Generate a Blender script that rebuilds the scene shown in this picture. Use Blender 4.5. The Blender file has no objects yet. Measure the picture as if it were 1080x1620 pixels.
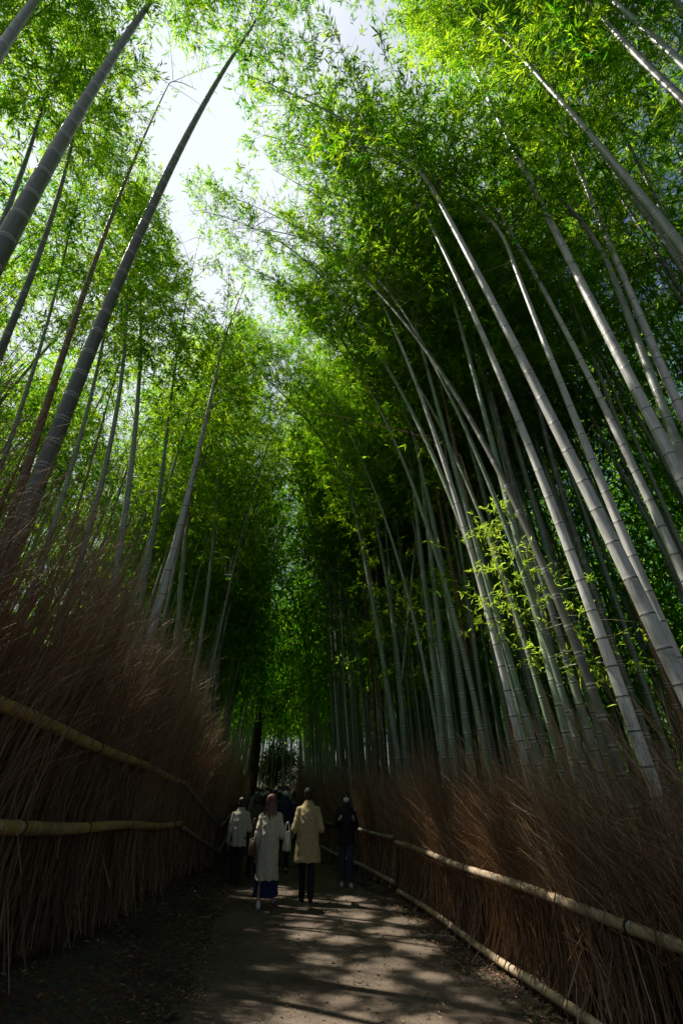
import bpy, bmesh, math, random
import numpy as np
from mathutils import Vector, Matrix

C = bpy.context.scene
COL = C.collection
rng = np.random.default_rng(11)
random.seed(11)

# ------------------------------------------------------------------ camera
F = 720.0                      # focal length in pixels of the 1080x1620 photograph
TILT = math.radians(31.25)
CAMH = 1.68
cam_d = bpy.data.cameras.new('camera')
cam = bpy.data.objects.new('camera', cam_d)
COL.objects.link(cam)
cam_d.sensor_fit = 'VERTICAL'
cam_d.sensor_height = 36.0
cam_d.sensor_width = 24.0
cam_d.lens = 16.0
cam_d.clip_end = 2000
cam_d.clip_start = 0.05
cam.location = (0, 0, CAMH)
cam.rotation_euler = (math.radians(90) + TILT, 0, 0)
C.camera = cam
CT, ST = math.cos(TILT), math.sin(TILT)

# ------------------------------------------------------------------ light
SUN_EL, SUN_AZ = 57.0, -68.0   # degrees; azimuth from +Y, negative = left
SUN_STRENGTH, SKY_STRENGTH, EXPOSURE = 5.0, 0.05, 1.15
SKY_GLOW = 9.2
w = bpy.data.worlds.new('World')
C.world = w
w.use_nodes = True
nt = w.node_tree
nt.nodes.clear()
out = nt.nodes.new('ShaderNodeOutputWorld')
bg = nt.nodes.new('ShaderNodeBackground')
sky = nt.nodes.new('ShaderNodeTexSky')
sky.sky_type = 'NISHITA'
sky.sun_disc = False
sky.sun_elevation = math.radians(SUN_EL)
sky.sun_rotation = math.radians(SUN_AZ)
sky.dust_density = 2.0
# thin bright cloud, thickest on the sunward side of the sky
tc = nt.nodes.new('ShaderNodeTexCoord')
sd = (math.cos(math.radians(SUN_EL)) * math.sin(math.radians(SUN_AZ)),
      math.cos(math.radians(SUN_EL)) * math.cos(math.radians(SUN_AZ)),
      math.sin(math.radians(SUN_EL)))
SUN_DIR = np.array(sd)
dot = nt.nodes.new('ShaderNodeVectorMath'); dot.operation = 'DOT_PRODUCT'
dot.inputs[1].default_value = sd
nz = nt.nodes.new('ShaderNodeTexNoise'); nz.inputs['Scale'].default_value = 3.2; nz.inputs['Detail'].default_value = 6
add = nt.nodes.new('ShaderNodeMath'); add.operation = 'MULTIPLY_ADD'
add.inputs[1].default_value = 0.4
rmp = nt.nodes.new('ShaderNodeMapRange')
rmp.inputs['From Min'].default_value = 0.70
rmp.inputs['From Max'].default_value = 1.12
mix = nt.nodes.new('ShaderNodeMix'); mix.data_type = 'RGBA'
mix.inputs['B'].default_value = (SKY_GLOW * 0.92, SKY_GLOW * 0.98, SKY_GLOW * 1.08, 1)
L = nt.links.new
L(tc.outputs['Generated'], dot.inputs[0]); L(tc.outputs['Generated'], nz.inputs['Vector'])
L(nz.outputs['Fac'], add.inputs[0]); L(dot.outputs['Value'], add.inputs[2])
L(add.outputs[0], rmp.inputs['Value']); L(rmp.outputs['Result'], mix.inputs['Factor'])
L(sky.outputs['Color'], mix.inputs['A']); L(mix.outputs['Result'], bg.inputs['Color'])
bg.inputs['Strength'].default_value = SKY_STRENGTH
L(bg.outputs[0], out.inputs[0])
sl = bpy.data.lights.new('sun', 'SUN')
sl.energy = SUN_STRENGTH
sl.angle = math.radians(0.5)
sl.color = (1.0, 0.93, 0.82)
so = bpy.data.objects.new('sun', sl)
COL.objects.link(so)
so.rotation_euler = (-Vector(sd)).to_track_quat('-Z', 'Y').to_euler()
so.location = Vector(sd) * 60

C.view_settings.view_transform = 'Standard'
C.view_settings.look = 'None'
C.view_settings.gamma = 1
C.view_settings.exposure = EXPOSURE
C.render.engine = 'CYCLES'
cy = C.cycles
cy.use_denoising = True
try:
    cy.denoiser = 'OPENIMAGEDENOISE'
    cy.denoising_input_passes = 'RGB_ALBEDO_NORMAL'
    cy.denoising_prefilter = 'ACCURATE'
except Exception:
    pass
cy.max_bounces = 6
cy.diffuse_bounces = 4
cy.glossy_bounces = 2
cy.transmission_bounces = 4
cy.use_adaptive_sampling = True
cy.adaptive_threshold = 0.015
cy.sample_clamp_indirect = 4.0


# ------------------------------------------------------------------ pixels to rays (plan survey)
def ray(u, v):
    yu = 810.0 - v
    return np.array([u - 540.0, F * CT - yu * ST, F * ST + yu * CT])


def project(p):
    x, y, z = p[0], p[1], p[2] - CAMH
    d = y * CT + z * ST
    up = -y * ST + z * CT
    if d <= 0.05:
        return None
    return 540 + F * x / d, 810 - F * up / d


# ------------------------------------------------------------------ plan of the place
FR = ([-6, 1, 4, 10.7, 16, 22, 40, 60], [3.6, 2.75, 2.2, 1.12, -0.46, -1.6, -3.3, -5.5])
FL = ([-6, 0.3, 3.45, 10.75, 13, 18, 36, 60], [-1.5, -2.05, -2.4, -3.2, -2.95, -3.7, -5.9, -9.0])
PLE = ([-6, 5.45, 11.8, 18, 36, 60], [0.35, -1.42, -2.45, -3.35, -5.5, -8.4])


def xr(y): return np.interp(y, *FR)
def xl(y): return np.interp(y, *FL)
def pl(y): return np.interp(y, *PLE)
def pr(y): return xr(y) - 0.32


def sstep(t):
    t = np.clip(t, 0, 1)
    return t * t * (3 - 2 * t)


def gh(x, y):
    """ground height"""
    x = np.asarray(x, float); y = np.asarray(y, float)
    b = np.interp(y, [-6, 3.45, 6.6, 10.75, 13, 18, 60], [0.75, 0.57, 0.31, 0.15, 0.12, 0.12, 0.12])
    d = np.maximum(pl(y) - x, 0)
    wl = np.maximum(pl(y) - xl(y), 0.3)
    h = b * sstep(d / wl) + 0.03 * np.maximum(d - wl, 0)
    dr = np.maximum(x - xr(y), 0)
    h = h + 0.02 * dr + 0.08 * sstep(dr / 0.8)
    rough = sstep(np.maximum(d, x - pr(y)) / 0.6)
    h = h + rough * (0.03 * np.sin(3.1 * x + 1.3 * y) * np.sin(2.3 * y) + 0.015 * np.sin(9.7 * x) * np.sin(8.3 * y + 1))
    far = np.maximum(y - 46, 0)
    h = h + 0.09 * far * np.exp(-far / 160)
    side = np.maximum(np.abs(x + 0.12 * y) - 16, 0)
    h = h + 0.15 * side * np.exp(-side / 110)
    return h


# ------------------------------------------------------------------ mesh helpers
def mesh_from(name, V, faces, mats=(), fmat=None, attrs=None, smooth=True):
    """faces: list of (m,k) index arrays"""
    me = bpy.data.meshes.new(name)
    V = np.ascontiguousarray(V, dtype=np.float32)
    faces = [np.asarray(f, dtype=np.int32) for f in faces if len(f)]
    loops = np.concatenate([f.ravel() for f in faces])
    tot = np.concatenate([np.full(len(f), f.shape[1], np.int32) for f in faces])
    start = np.concatenate([[0], np.cumsum(tot)[:-1]]).astype(np.int32)
    me.vertices.add(len(V)); me.vertices.foreach_set('co', V.ravel())
    me.loops.add(len(loops)); me.loops.foreach_set('vertex_index', loops)
    me.polygons.add(len(tot)); me.polygons.foreach_set('loop_start', start)
    for m in mats:
        me.materials.append(m)
    if fmat is not None:
        me.polygons.foreach_set('material_index', np.concatenate(fmat).astype(np.int32))
    me.update(calc_edges=True)
    me.polygons.foreach_set('use_smooth', np.full(len(tot), smooth, dtype=bool))
    if attrs:
        for k, a in attrs.items():
            at = me.attributes.new(k, 'FLOAT', 'POINT')
            at.data.foreach_set('value', np.ascontiguousarray(a, dtype=np.float32))
    me.update()
    return me


def link(name, me, parent=None, loc=None, rotz=None):
    o = bpy.data.objects.new(name, me)
    COL.objects.link(o)
    if parent is not None:
        o.parent = parent
    if loc is not None:
        o.location = loc
    if rotz is not None:
        o.rotation_euler = (0, 0, rotz)
    return o


def tag(o, label=None, cat=None, group=None, kind=None):
    if label: o['label'] = label
    if cat: o['category'] = cat
    if group: o['group'] = group
    if kind: o['kind'] = kind
    return o


def empty(name, loc=(0, 0, 0), rotz=0.0):
    o = bpy.data.objects.new(name, None)
    o.empty_display_size = 0.2
    COL.objects.link(o)
    o.location = loc
    o.rotation_euler = (0, 0, rotz)
    return o


def norm(a):
    return a / np.maximum(np.linalg.norm(a, axis=-1, keepdims=True), 1e-9)


def tubes(P, R, sides, cap=False):
    """P (n,k,3), R (n,k) -> verts, [quads(,caps)]"""
    P = np.asarray(P, float); R = np.asarray(R, float)
    n, k, _ = P.shape
    T = np.empty_like(P)
    T[:, 1:-1] = P[:, 2:] - P[:, :-2]
    T[:, 0] = P[:, 1] - P[:, 0]
    T[:, -1] = P[:, -1] - P[:, -2]
    T = norm(T)
    D = norm(P[:, -1] - P[:, 0])
    ref = np.where(np.abs(D[:, :1]) < 0.8, np.array([[1.0, 0, 0]]), np.array([[0, 1.0, 0]]))[:, None, :]
    A = norm(np.cross(T, ref)); B = np.cross(T, A)
    an = np.arange(sides) * 2 * math.pi / sides
    V = P[:, :, None, :] + R[:, :, None, None] * (np.cos(an)[None, None, :, None] * A[:, :, None, :] + np.sin(an)[None, None, :, None] * B[:, :, None, :])
    idx = np.arange(n * k * sides).reshape(n, k, sides)
    a = idx[:, :-1]; b = idx[:, 1:]
    q = np.stack([a, np.roll(a, -1, 2), np.roll(b, -1, 2), b], -1).reshape(-1, 4)
    fs = [q]
    if cap:
        fs.append(idx[:, 0, ::-1].reshape(-1, sides))
        fs.append(idx[:, -1].reshape(-1, sides))
    return V.reshape(-1, 3), fs


# ------------------------------------------------------------------ materials
def new_mat(name):
    m = bpy.data.materials.new(name)
    m.use_nodes = True
    n = m.node_tree
    n.nodes.clear()
    o = n.nodes.new('ShaderNodeOutputMaterial')
    return m, n, o


def N(n, t, **kw):
    x = n.nodes.new(t)
    for k, v in kw.items():
        setattr(x, k, v)
    return x


def ramp(n, stops):
    r = n.nodes.new('ShaderNodeValToRGB')
    e = r.color_ramp.elements
    while len(e) < len(stops):
        e.new(0.5)
    for i, (p, c) in enumerate(stops):
        e[i].position = p
        e[i].color = (*c, 1)
    return r


def noisy_mat(name, c0, c1, scale=8, rough=0.8, bump=0.3, bscale=None, spec=0.3, stretch=None, dist=0.02, detail=6):
    m, n, o = new_mat(name)
    b = N(n, 'ShaderNodeBsdfPrincipled')
    t = N(n, 'ShaderNodeTexCoord')
    mp = N(n, 'ShaderNodeMapping')
    if stretch: mp.inputs['Scale'].default_value = stretch
    z = N(n, 'ShaderNodeTexNoise'); z.inputs['Scale'].default_value = scale; z.inputs['Detail'].default_value = detail
    r = ramp(n, [(0.3, c0), (0.7, c1)])
    n.links.new(t.outputs['Object'], mp.inputs['Vector'])
    n.links.new(mp.outputs[0], z.inputs['Vector'])
    n.links.new(z.outputs['Fac'], r.inputs[0])
    n.links.new(r.outputs[0], b.inputs['Base Color'])
    b.inputs['Roughness'].default_value = rough
    b.inputs['Specular IOR Level'].default_value = spec
    if bump:
        z2 = N(n, 'ShaderNodeTexNoise'); z2.inputs['Scale'].default_value = bscale or scale * 3; z2.inputs['Detail'].default_value = 8
        bp = N(n, 'ShaderNodeBump'); bp.inputs['Strength'].default_value = bump; bp.inputs['Distance'].default_value = dist
        n.links.new(mp.outputs[0], z2.inputs['Vector'])
        n.links.new(z2.outputs['Fac'], bp.inputs['Height'])
        n.links.new(bp.outputs[0], b.inputs['Normal'])
    n.links.new(b.outputs[0], o.inputs[0])
    return m


def culm_material(name):
    """bamboo skin: object colour, vertical streaks, white wax, dark line and pale ring at the nodes"""
    m, n, o = new_mat(name)
    b = N(n, 'ShaderNodeBsdfPrincipled')
    oi = N(n, 'ShaderNodeObjectInfo')
    t = N(n, 'ShaderNodeTexCoord')
    mp = N(n, 'ShaderNodeMapping'); mp.inputs['Scale'].default_value = (14, 14, 0.7)
    z = N(n, 'ShaderNodeTexNoise'); z.inputs['Scale'].default_value = 3; z.inputs['Detail'].default_value = 6
    n.links.new(t.outputs['Object'], mp.inputs[0]); n.links.new(mp.outputs[0], z.inputs['Vector'])
    r = ramp(n, [(0.25, (0.62, 0.62, 0.60)), (0.55, (1.0, 1.0, 1.0)), (0.8, (1.35, 1.32, 1.3))])
    n.links.new(z.outputs['Fac'], r.inputs[0])
    mu = N(n, 'ShaderNodeMix', data_type='RGBA', blend_type='MULTIPLY'); mu.inputs['Factor'].default_value = 1
    n.links.new(oi.outputs['Color'], mu.inputs['A']); n.links.new(r.outputs[0], mu.inputs['B'])
    # lichen and dirt blotches
    z2 = N(n, 'ShaderNodeTexNoise'); z2.inputs['Scale'].default_value = 2.3; z2.inputs['Detail'].default_value = 9; z2.inputs['Roughness'].default_value = 0.7
    n.links.new(t.outputs['Object'], z2.inputs['Vector'])
    r2 = ramp(n, [(0.52, (0, 0, 0)), (0.66, (1, 1, 1))])
    n.links.new(z2.outputs['Fac'], r2.inputs[0])
    sc = N(n, 'ShaderNodeMath', operation='MULTIPLY'); sc.inputs[1].default_value = 0.62
    n.links.new(r2.outputs[0], sc.inputs[0])
    m2 = N(n, 'ShaderNodeMix', data_type='RGBA'); m2.inputs['B'].default_value = (0.11, 0.105, 0.075, 1)
    n.links.new(sc.outputs[0], m2.inputs['Factor']); n.links.new(mu.outputs['Result'], m2.inputs['A'])
    at = N(n, 'ShaderNodeAttribute', attribute_name='ring')
    rr = ramp(n, [(0.0, (0, 0, 0)), (0.5, (0, 0, 0)), (0.8, (1, 1, 1))])
    n.links.new(at.outputs['Fac'], rr.inputs[0])
    m3 = N(n, 'ShaderNodeMix', data_type='RGBA'); m3.inputs['B'].default_value = (0.035, 0.035, 0.025, 1)
    n.links.new(rr.outputs[0], m3.inputs['Factor']); n.links.new(m2.outputs['Result'], m3.inputs['A'])
    lt = ramp(n, [(0.0, (0, 0, 0)), (0.3, (0.85, 0.85, 0.85)), (0.5, (0, 0, 0))])
    n.links.new(at.outputs['Fac'], lt.inputs[0])
    m4 = N(n, 'ShaderNodeMix', data_type='RGBA'); m4.inputs['B'].default_value = (0.42, 0.42, 0.38, 1)
    n.links.new(lt.outputs[0], m4.inputs['Factor']); n.links.new(m3.outputs['Result'], m4.inputs['A'])
    n.links.new(m4.outputs['Result'], b.inputs['Base Color'])
    b.inputs['Roughness'].default_value = 0.42
    b.inputs['Specular IOR Level'].default_value = 0.45
    bp = N(n, 'ShaderNodeBump'); bp.inputs['Strength'].default_value = 0.15; bp.inputs['Distance'].default_value = 0.004
    n.links.new(z.outputs['Fac'], bp.inputs['Height']); n.links.new(bp.outputs[0], b.inputs['Normal'])
    n.links.new(b.outputs[0], o.inputs[0])
    return m


def leaf_material(name, dark, light, tdark, tlight, mixf=0.55):
    m, n, o = new_mat(name)
    at = N(n, 'ShaderNodeAttribute', attribute_name='tint')
    oi = N(n, 'ShaderNodeObjectInfo')
    ad = N(n, 'ShaderNodeMath', operation='MULTIPLY_ADD'); ad.inputs[1].default_value = 0.35
    n.links.new(oi.outputs['Random'], ad.inputs[0]); n.links.new(at.outputs['Fac'], ad.inputs[2])
    r = ramp(n, [(0.0, dark), (1.0, light), ]); n.links.new(ad.outputs[0], r.inputs[0])
    r2 = ramp(n, [(0.1, tdark), (0.55, tuple(0.6 * p + 0.4 * q for p, q in zip(tdark, tlight))), (1.0, tlight)]); n.links.new(ad.outputs[0], r2.inputs[0])
    d = N(n, 'ShaderNodeBsdfPrincipled'); d.inputs['Roughness'].default_value = 0.5; d.inputs['Specular IOR Level'].default_value = 0.12
    t = N(n, 'ShaderNodeBsdfTranslucent')
    mx = N(n, 'ShaderNodeMixShader'); mx.inputs[0].default_value = mixf
    n.links.new(r.outputs[0], d.inputs['Base Color']); n.links.new(r2.outputs[0], t.inputs['Color'])
    n.links.new(d.outputs[0], mx.inputs[1]); n.links.new(t.outputs[0], mx.inputs[2])
    n.links.new(mx.outputs[0], o.inputs[0])
    return m


M_CULM = culm_material('bamboo_skin')
M_LEAF = leaf_material('bamboo_leaf', (0.018, 0.066, 0.006), (0.07, 0.15, 0.012), (0.045, 0.34, 0.004), (0.68, 0.97, 0.025))
M_SPRAY = leaf_material('young_bamboo_leaf', (0.06, 0.14, 0.02), (0.14, 0.22, 0.03), (0.25, 0.55, 0.03), (0.60, 0.80, 0.06), 0.6)  # young green, made brighter to stand in for sun on the shoot
M_FAR = leaf_material('shaded_evergreen_leaf', (0.03, 0.06, 0.015), (0.08, 0.12, 0.03), (0.05, 0.12, 0.02), (0.14, 0.22, 0.04), 0.45)  # leaf colour darkened to stand in for shade at the path's end
M_BRANCH = noisy_mat('bamboo_branch', (0.10, 0.11, 0.05), (0.20, 0.17, 0.08), 20, 0.6, 0)


def twig_material(name, c0, c1, c2):
    m, n, o = new_mat(name)
    at = N(n, 'ShaderNodeAttribute', attribute_name='tint')
    r = ramp(n, [(0.0, c0), (0.55, c1), (1.0, c2)]); n.links.new(at.outputs['Fac'], r.inputs[0])
    b = N(n, 'ShaderNodeBsdfPrincipled'); b.inputs['Roughness'].default_value = 0.75; b.inputs['Specular IOR Level'].default_value = 0.2
    n.links.new(r.outputs[0], b.inputs['Base Color'])
    n.links.new(b.outputs[0], o.inputs[0])
    return m


M_TWIG = twig_material('brushwood', (0.07, 0.042, 0.022), (0.25, 0.15, 0.075), (0.52, 0.38, 0.22))
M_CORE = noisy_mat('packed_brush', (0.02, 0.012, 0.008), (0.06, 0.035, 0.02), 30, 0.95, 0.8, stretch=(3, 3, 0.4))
M_LITTER = twig_material('dry_leaf', (0.10, 0.07, 0.04), (0.24, 0.16, 0.09), (0.45, 0.34, 0.2))
M_RAIL = culm_material('rail_skin')
M_ROPE = noisy_mat('twine', (0.02, 0.018, 0.014), (0.06, 0.05, 0.035), 60, 0.95, 0.4)


def ground_material():
    m, n, o = new_mat('forest_soil')
    b = N(n, 'ShaderNodeBsdfPrincipled'); b.inputs['Roughness'].default_value = 0.95; b.inputs['Specular IOR Level'].default_value = 0.15
    t = N(n, 'ShaderNodeTexCoord')
    z = N(n, 'ShaderNodeTexNoise'); z.inputs['Scale'].default_value = 1.3; z.inputs['Detail'].default_value = 10
    r = ramp(n, [(0.3, (0.06, 0.045, 0.03)), (0.55, (0.11, 0.084, 0.058)), (0.75, (0.075, 0.07, 0.038))])
    v = N(n, 'ShaderNodeTexVoronoi'); v.inputs['Scale'].default_value = 26
    mu = N(n, 'ShaderNodeMix', data_type='RGBA', blend_type='MULTIPLY'); mu.inputs['Factor'].default_value = 0.6
    bp = N(n, 'ShaderNodeBump'); bp.inputs['Strength'].default_value = 0.8; bp.inputs['Distance'].default_value = 0.03
    n.links.new(t.outputs['Object'], z.inputs['Vector']); n.links.new(t.outputs['Object'], v.inputs['Vector'])
    n.links.new(z.outputs['Fac'], r.inputs[0]); n.links.new(r.outputs[0], mu.inputs['A']); n.links.new(v.outputs['Color'], mu.inputs['B'])
    n.links.new(mu.outputs['Result'], b.inputs['Base Color'])
    n.links.new(v.outputs['Distance'], bp.inputs['Height']); n.links.new(bp.outputs[0], b.inputs['Normal'])
    n.links.new(b.outputs[0], o.inputs[0])
    return m


def path_material():
    m, n, o = new_mat('packed_path')
    b = N(n, 'ShaderNodeBsdfPrincipled'); b.inputs['Roughness'].default_value = 0.88; b.inputs['Specular IOR Level'].default_value = 0.2
    t = N(n, 'ShaderNodeTexCoord')
    z = N(n, 'ShaderNodeTexNoise'); z.inputs['Scale'].default_value = 0.9; z.inputs['Detail'].default_value = 8; z.inputs['Roughness'].default_value = 0.65
    r = ramp(n, [(0.28, (0.062, 0.047, 0.034)), (0.5, (0.11, 0.085, 0.062)), (0.72, (0.16, 0.127, 0.095))])
    g = N(n, 'ShaderNodeTexNoise'); g.inputs['Scale'].default_value = 75; g.inputs['Detail'].default_value = 4
    gr = ramp(n, [(0.3, (0.42, 0.42, 0.42)), (0.55, (1.0, 1.0, 1.0)), (0.72, (1.7, 1.65, 1.6))])
    mu = N(n, 'ShaderNodeMix', data_type='RGBA', blend_type='MULTIPLY'); mu.inputs['Factor'].default_value = 0.85
    bp = N(n, 'ShaderNodeBump'); bp.inputs['Strength'].default_value = 0.6; bp.inputs['Distance'].default_value = 0.008
    n.links.new(t.outputs['Object'], z.inputs['Vector']); n.links.new(t.outputs['Object'], g.inputs['Vector'])
    n.links.new(z.outputs['Fac'], r.inputs[0]); n.links.new(g.outputs['Fac'], gr.inputs[0])
    n.links.new(r.outputs[0], mu.inputs['A']); n.links.new(gr.outputs[0], mu.inputs['B'])
    n.links.new(mu.outputs['Result'], b.inputs['Base Color'])
    n.links.new(g.outputs['Fac'], bp.inputs['Height']); n.links.new(bp.outputs[0], b.inputs['Normal'])
    n.links.new(b.outputs[0], o.inputs[0])
    return m


# ------------------------------------------------------------------ ground and path
def grid_mesh(name, X, Y, Z, mat):
    V = np.stack([X, Y, Z], -1).reshape(-1, 3)
    idx = np.arange(X.size).reshape(X.shape)
    q = np.stack([idx[:-1, :-1], idx[1:, :-1], idx[1:, 1:], idx[:-1, 1:]], -1).reshape(-1, 4)
    return mesh_from(name, V, [q], [mat])


ys = np.concatenate([np.linspace(-400, -8, 20), np.arange(-7.8, 24, 0.16), np.arange(24, 60, 0.8), np.geomspace(60.8, 600, 26)])
xs = np.concatenate([-np.geomspace(500, 14.4, 26), np.arange(-14, 10, 0.12), np.geomspace(10.2, 500, 26)])
X, Y = np.meshgrid(xs, ys, indexing='ij')
o = link('ground', grid_mesh('ground', X, Y, gh(X, Y), ground_material()))
tag(o, 'dark leaf strewn forest soil with a bank on the left', None, None, 'structure')
yy = np.arange(-6, 58, 0.05)
tt = np.linspace(0, 1, 15)
e1 = 0.05 * np.sin(yy * 1.7) + 0.05 * np.sin(yy * 4.1 + 1) + 0.035 * np.sin(yy * 13.0) * np.sin(yy * 5.7) + rng.normal(0, 0.018, len(yy))
e2 = 0.06 * np.sin(yy * 1.3 + 2) + 0.05 * np.sin(yy * 5.3) + 0.035 * np.sin(yy * 12.0) * np.sin(yy * 4.9) + rng.normal(0, 0.018, len(yy))
xa = pl(yy) + e1; xb = pr(yy) + e2
PX = xa[None, :] + (xb - xa)[None, :] * tt[:, None]
PY = np.repeat(yy[None, :], 15, 0)
PZ = np.maximum(gh(PX, PY), 0) + 0.006 + 0.012 * np.sin(math.pi * tt)[:, None]
PZ[0] -= 0.012; PZ[-1] -= 0.012
o = link('path', grid_mesh('path', PX, PY, PZ, path_material()))
tag(o, 'brown packed footpath running between the brush fences', None, None, 'structure')

# ------------------------------------------------------------------ leaves
def leaf_mesh_arrays(B, D, Nn, Ln, Wd, tint, fold=0.35):
    """B base, D dir, Nn normal, Ln length, Wd half width -> V, faces, tint"""
    n = len(B)
    D = norm(D); S = norm(np.cross(D, Nn)); U = np.cross(S, D)
    tip = B + D * Ln[:, None] - U * (Ln * 0.12)[:, None]
    mid = B + D * (Ln * 0.42)[:, None]
    lf = mid + S * Wd[:, None] + U * (Wd * fold)[:, None]
    rt = mid - S * Wd[:, None] + U * (Wd * fold)[:, None]
    V = np.stack([B, lf, tip, rt], 1).reshape(-1, 3)
    i = np.arange(n) * 4
    f = np.concatenate([np.stack([i, i + 2, i + 1], 1), np.stack([i, i + 3, i + 2], 1)])
    return V, f, np.repeat(tint, 4)


def crown_arrays(curve, z0, z1, r, nodes=24, blen=1.5, leaves=9, sprays=7, lsize=0.16, clear=None, low_bias=1.0):
    """branches in pairs at the nodes, drooping, each with fans of leaves. curve(z)->(n,3)"""
    zs = z0 + (z1 - z0) * (np.sort(r.random(nodes)) ** low_bias)
    zs[-2:] = z1 * 0.995
    Bp, Bd, Bl, Bk = [], [], [], []
    az = r.random() * 6.28
    for i, z in enumerate(zs):
        az += 2.6 + r.normal(0, 0.5)
        f = (z - z0) / (z1 - z0)
        prof = 0.45 + 0.75 * math.sin(math.pi * min(1, 0.16 + 0.84 * f)) if f < 0.98 else 0.5
        for k in range(2):
            a = az + (math.pi * 0.18 if k else -math.pi * 0.18) + r.normal(0, 0.3)
            el = math.radians(r.uniform(5, 50))
            Bp.append(curve(np.array([z]))[0])
            Bd.append([math.cos(a) * math.cos(el), math.sin(a) * math.cos(el), math.sin(el)])
            Bl.append(blen * prof * r.uniform(0.55, 1.2))
            Bk.append(f)
    Bp = np.array(Bp); Bd = np.array(Bd); Bl = np.array(Bl)
    nb = len(Bp)
    t = np.linspace(0, 1, 5)
    P = Bp[:, None] + Bd[:, None] * (Bl[:, None] * t)[..., None]
    P[:, :, 2] -= (0.30 * Bl)[:, None] * t ** 2
    R = np.outer(0.004 + 0.003 * Bl, 1 - 0.8 * t)
    bk = np.ones(nb, bool)
    if clear is not None:
        bk = clear(P[:, 3]) | (r.random(nb) < 0.12)
        bk[0] = True
    bV, bF = tubes(P[bk], R[bk], 3)
    # sprays
    ts = r.uniform(0.22, 1.02, (nb, sprays))
    ts[:, 0] = 1.0
    base = Bp[:, None] + Bd[:, None] * (Bl[:, None] * ts)[..., None]
    base[:, :, 2] -= (0.30 * Bl)[:, None] * ts ** 2
    sdir = norm(Bd[:, None] * 0.7 + r.normal(0, 0.75, (nb, sprays, 3)) + np.array([0, 0, -0.15]))
    slen = r.uniform(0.18, 0.5, (nb, sprays))
    stint = np.clip(r.normal(0.40, 0.25, (nb, sprays)), 0, 1)
    lt = r.uniform(0.15, 1.05, (nb, sprays, leaves))
    LB = base[:, :, None] + sdir[:, :, None] * (slen[:, :, None] * lt)[..., None]
    LB[..., 2] -= 0.15 * slen[:, :, None] * lt ** 2
    LD = norm(sdir[:, :, None] * 0.9 + r.normal(0, 0.6, LB.shape) + np.array([0, 0, -0.35]))
    LN = norm(np.array([0, 0, 1.0]) + r.normal(0, 0.55, LB.shape))
    tint = np.clip(np.repeat(stint[:, :, None], leaves, 2) + r.normal(0, 0.14, lt.shape), 0, 1)
    LB = LB.reshape(-1, 3); LD = LD.reshape(-1, 3); LN = LN.reshape(-1, 3); tint = tint.ravel()
    n = len(LB)
    Ln = lsize * r.uniform(0.65, 1.3, n); Wd = Ln * r.uniform(0.065, 0.095, n)
    if clear is not None:
        k = clear(LB)
        LB, LD, LN, tint, Ln, Wd = LB[k], LD[k], LN[k], tint[k], Ln[k], Wd[k]
    lV, lF, lt_ = leaf_mesh_arrays(LB, LD, LN, Ln, Wd, tint)
    return (bV, bF), (lV, lF, lt_)


def foliage_mesh(bV, bF, lV, lF, lt_, mat):
    V = np.concatenate([bV, lV])
    tint = np.concatenate([np.zeros(len(bV)), lt_])
    return mesh_from('foliage', V, [bF[0], lF + len(bV)], [M_BRANCH, mat], [np.zeros(len(bF[0])), np.ones(len(lF))], {'tint': tint}, smooth=False)


def culm_arrays(curve, zb, H, r0, sides, r, lowz=None):
    """rings up the culm with swollen nodes. ring attr: 0 plain, .3 pale wax, 1 dark line"""
    z = zb; Z = []; S = []; A = []
    k = 0
    Z.append(zb - 0.25); S.append(1.08); A.append(0)
    z = zb + r.uniform(0.05, 0.2)
    while z < H - 0.2:
        f = (z - zb) / (H - zb)
        sw = 1.055 if f < 0.6 else 1.1
        Z += [z - 0.03, z - 0.006, z, z + 0.005, z + 0.024, z + 0.045]
        S += [1.0, 1.035, sw, 1.02, 1.0, 1.0]
        A += [0.0, 0.3, 1.0, 1.0, 0.3, 0.0]
        z += (0.20 + 0.26 * min(1, f * 3.2)) * r.uniform(0.88, 1.12) if f < 0.75 else 0.3
        k += 1
    Z.append(H); S.append(0.6); A.append(0)
    Z = np.array(Z); S = np.array(S); A = np.array(A)
    f = np.clip((Z - zb) / (H - zb), 0, 1)
    rad = r0 * S * (1 - 0.86 * f ** 1.35) * (1 + 0.12 * np.exp(-f * 25))
    P = curve(Z)
    V, Fq = tubes(P[None], rad[None], sides)
    return V, Fq, np.repeat(A, sides)


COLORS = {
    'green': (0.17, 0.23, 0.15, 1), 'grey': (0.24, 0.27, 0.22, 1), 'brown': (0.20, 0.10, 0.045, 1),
    'tan': (0.36, 0.22, 0.10, 1), 'pale': (0.42, 0.41, 0.35, 1), 'dark': (0.10, 0.105, 0.08, 1),  # dark puts backlit shade into the colour of named culms
    'lit_pale': (0.42, 0.42, 0.395, 1),  # paler colour puts sunlight into the lit culms; also a random tone
}


def gap_keep(P):
    """the clearing in the canopy over the left fence: True where leaves grow"""
    z = np.maximum(P[:, 2] - CAMH, 0.5)
    s = 12.3 / z
    gx, gy = P[:, 0] * s, P[:, 1] * s
    a = ((gx + 3.35) * 0.96 + (gy - 5.2) * 0.28) / 0.92
    b = ((gx + 3.35) * -0.28 + (gy - 5.2) * 0.96) / 1.75
    d = a * a + b * b + 0.35 * np.sin(3 * gx + 1) * np.sin(2.6 * gy) + 0.2 * np.sin(7 * gx) * np.sin(8 * gy)
    keep = (d > 1.0) | (P[:, 2] < 5)
    thin = (d < 1.7) & (rng.random(len(P)) < 0.5)
    return keep & ~thin


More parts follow.
